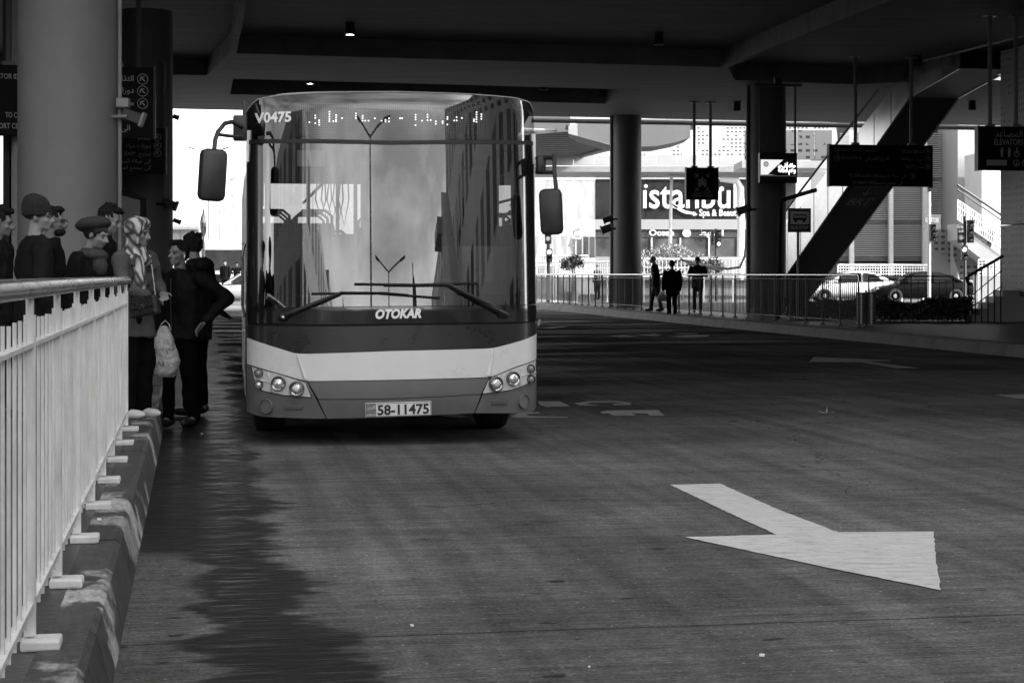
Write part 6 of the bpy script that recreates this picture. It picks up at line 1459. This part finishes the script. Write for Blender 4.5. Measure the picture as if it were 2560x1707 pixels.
# woman in headscarf with coat, bag
def scarfw(P, HT, LN, A, hR, s):
    b = MB()
    for k in range(3): b.lathe([(.0,0),(.013,.001),(.012,.006),(0,.007)], LN @ V3(.005,.142+.004*k,(1.3-.12*k)*s), 12, Matrix.Rotation(-PI/2, 4, 'X'))
    b.build('coat_buttons', M_black, P, world=False)
    b = MB(); b.box(LN @ V3(-.09,.11,1.385*s), (.11,.02,.1), Matrix.Rotation(.5,3,'Y')); b.box(LN @ V3(.09,.11,1.385*s), (.11,.02,.1), Matrix.Rotation(-.5,3,'Y')); b.build('coat_lapels', C_coat, P, world=False)
wom = person('woman in a plaid headscarf and grey coat standing on the kerb', PW(338,14.4), 14.4, .2, -122, 1.575, 0, (12,6), arms={'R': ((.20,.06,1.05),(.06,.20,.98)), 'L': ((-.25,.02,1.04),(-.10,.2,1.0))}, voxel=.0075, hair='headscarf', top='coat', topm=C_coat, legm=mat('wide dark trousers', .005, .9, spec=.05, bump=.4, bscale=10), shoe=SNK, hem=.72, female=True, girth=1.12, leg_w=1.35, extra=scarfw)
# shoulder bag
c = PX(361, 766, 14.05); t = thing('shoulder_bag', 'black quilted shoulder bag on a chain at the woman\'s hip', 'bag', c, math.radians(-14))
b = MB(); b.box((0,0,0), (.235,.09,.15), Matrix.Rotation(-.18,3,'Y'), bev=.018); b.build('bag_body', mat('quilted leather', .02, .3, bump=.5, bscale=60), t, world=False)
b = MB(); b.box((-.01,-.049,.03), (.232,.012,.095), Matrix.Rotation(-.18,3,'Y'), bev=.006); b.build('flap', mat('quilted leather', .02), t, world=False)
b = MB(); b.prism([(-.022,-.018),(.022,-.018),(.022,.018),(-.022,.018)], .01, Matrix.Translation((.0,-.066,0)) @ Matrix.Rotation(-.18,4,'Y'), [[(-.01,-.008),(-.01,.008),(.01,.008),(.01,-.008)]]); b.build('clasp', M_steel, t, world=False)
b = MB()
A_ = Vector((.09,0,.09)); B2 = PX(378,660,14.1)-c; n = 22
for k in range(n): p = A_.lerp(Matrix.Rotation(math.radians(14),3,'Z') @ B2, k/n); b.ell(p, (.007,.007,.011), n=6, m=4)
b.build('chain', M_steel, t, world=False)
# man on the road
def earb(P, HT, LN, A, hR, s):
    b = MB(); b.ell(HT((-.086,.0,.095)), (.007,.008,.009)); b.ell(HT((-.088,.006,.08)), (.004,.005,.014)); b.build('earbud', M_bright, P, world=False)
    b = MB(); b.box(LN @ V3(-.09,.15,1.27*s), (.01,.01,.035)); b.build('zip_pull', M_steel, P, world=False)
    b = MB(); b.tube([LN @ V3(0,.135,1.42*s), LN @ V3(0,.15,1.2*s), LN @ V3(0,.15,.85*s)], .005, 6); b.build('zip', M_dark, P, world=False)
man = person('man in a black jacket standing on the road beside the kerb', PW(452,15.9), 15.9, 0, 158, 1.63, 3, (-14,-6), arms={'R': ((.27,-.03,1.08),(.25,.06,.87)), 'L': ((-.43,-.08,1.14),(-.29,.08,.93))}, voxel=.0075, hair='short', topm=C_blk, hem=.83, girth=1.2, extra=earb, stride=.06)
# man's companion
boy = person('curly haired youth with a hood seen behind the man on the road', PW(487,17.2), 17.2, 0, 62, 1.72, 0, (-10,4), arms={'R': ((.28,.0,1.14),(.26,.10,.92)), 'L': ((-.27,-.06,1.1),(-.25,.06,.88))}, voxel=.0085, hair='curly', top='hood', topm=C_blk, hem=.74)
# carrier bag
c = PX(412, 945, 15.35); t = thing('carrier_bag', 'crumpled pale plastic bag hanging beside the kerb', 'bag', c)
b = MB(); rings = [(.01,.07,.05),(.05,.105,.075),(.14,.115,.08),(.25,.105,.07),(.34,.085,.05),(.40,.05,.03),(.44,.02,.02)]
b.loft([(c+Vector((.01*math.sin(z*12),0,z)), rx, ry) for z, rx, ry in rings], 24); q = remesh(b, .008, 1, disp=.02, dscale=13, seed=4); q.build('bag_film', mat('plastic film', .42, .28, spec=.8, bump=.9, bscale=22, var=.15, scale=6), t, smooth=True)
b = MB(); hp = c+Vector((.0,0,.44)); b.tube([hp+Vector((-.05,0,-.03)), hp+Vector((-.03,0,.02)), hp+Vector((0,.02,.05)), hp+Vector((.03,.03,.02)), hp+Vector((.05,0,-.03))], .006, 6); b.build('handles', mat('plastic film', .42), t)
b = MB(); b.txt('E', -.07, .22, .05, Matrix.Translation(c+Vector((0,-.095,0))), 'L', bold=.02); b.txt('ىف', -.07, .12, .05, Matrix.Translation(c+Vector((0,-.1,0))), 'L', bold=.02); b.build('lettering', M_dark, t)
# umbrella
D = 16.9; A_, C_ = PX(532,768,D), PX(578,796,D); E2 = PX(606,802,D); t = thing('folded_umbrella', 'folded black umbrella pointing at the bus from behind the man', 'umbrella', A_)
b = MB(); b.tube([A_, A_.lerp(C_,.5), C_], [.045,.03,.012], 12); b.build('canopy', C_blk, t); b = MB(); b.tube([C_, E2], .006, 6); b.build('tip', M_dark, t)
# three men at the right
person('bald older man leaning on the right fence, seen from the side', PW(1640,56), 56, .2, 78, 1.72, 6, (0,5), hair='bald', topm=C_blk, hands=(False,True), stride=.18, voxel=.014, legm=mat('dark grey trousers', .03, .85))
def bagr(P, HT, LN, A, hR, s):
    pass
person('man in dark clothes walking away on the road, back to us', PW(1680,52.4), 52.4, 0, 8, 1.74, 0, (4,0), hair='short', topm=C_blk, hands=(True,True), voxel=.014, girth=1.08, stride=.05)
person('man looking down at his phone behind the right fence', PW(1744,54), 54, .2, 172, 1.66, 3, (0,28), arms={'R': ((.26,-.02,1.12),(.08,.22,1.12)), 'L': ((-.26,-.02,1.12),(-.08,.22,1.12))}, hair='short', topm=C_blk, hands=(False,False), voxel=.014, girth=1.05)
c = PX(1655,737,55.2); b = MB(); b.loft([(c+Vector((0,0,z)), rx, .05) for z, rx in ((-.2,.15),(-.1,.16),(.05,.08),(.12,.03))], 16); tag(remesh(b, .015, 1, disp=.02, dscale=9).build('carrier_bag', mat('plastic film', .42)), 'small pale bag held by the bald man at the fence', 'bag')
person('distant person in dark clothes beyond the fence near the potted tree', PW(1493,88), 88, .12, 40, 1.68, hair='short', hands=(False,False), voxel=.02)
person('distant dark clothed person left of the bus, the larger of two', PW(563,86), 86, .32, 170, 1.68, hair='short', hands=(False,False), voxel=.02, topm=C_char)
person('distant person with arms out beside the bus edge', PW(592,88), 88, .30, 190, 1.62, hair='short', hands=(False,False), voxel=.02, arms={'R': ((.36,0,1.2),(.2,.1,1.1)), 'L': ((-.36,0,1.2),(-.2,.1,1.1))})
# fallen leaf and litter on the road
for px, py, lab in ((2066,1035,'curled dry leaf lying on the dark road at the right'),):
    c = GZ(px, py, .0); b = MB()
    for k in range(5):
        a = k*1.25; b.add([c+Vector((0,0,.01)), c+Vector((.05*math.cos(a-.2),.08*math.sin(a-.2),.02)), c+Vector((.09*math.cos(a),.13*math.sin(a),.03 if k != 1 else .07)), c+Vector((.05*math.cos(a+.2),.08*math.sin(a+.2),.015))], [(0,1,2,3)])
    o = b.build('fallen_leaf', mat('dry leaf', .3, .8)); md = o.modifiers.new('s', 'SOLIDIFY'); md.thickness = .003; tag(o, lab, 'leaf')
for i, (px, py, s_) in enumerate(((248,1300,.012),(1473,1667,.006),(1030,1565,.01),(1905,1640,.012),(505,1085,.012))):
    c = GZ(px, py, .2 if i == 0 else .0); b = MB(); b.box(c+Vector((0,0,s_*.4)), (s_*1.6,s_,s_*.8), Matrix.Rotation(i, 3, 'Z'), bev=s_*.2)
    tag(b.build('litter_scrap', M_bright), ['white scrap on the left pavement by the fence feet','white scrap near the bottom middle of the road','pale scrap on the road below the bus','pale scrap left of the big arrow tip','white scrap on the wet road by the man\'s feet'][i], 'litter')
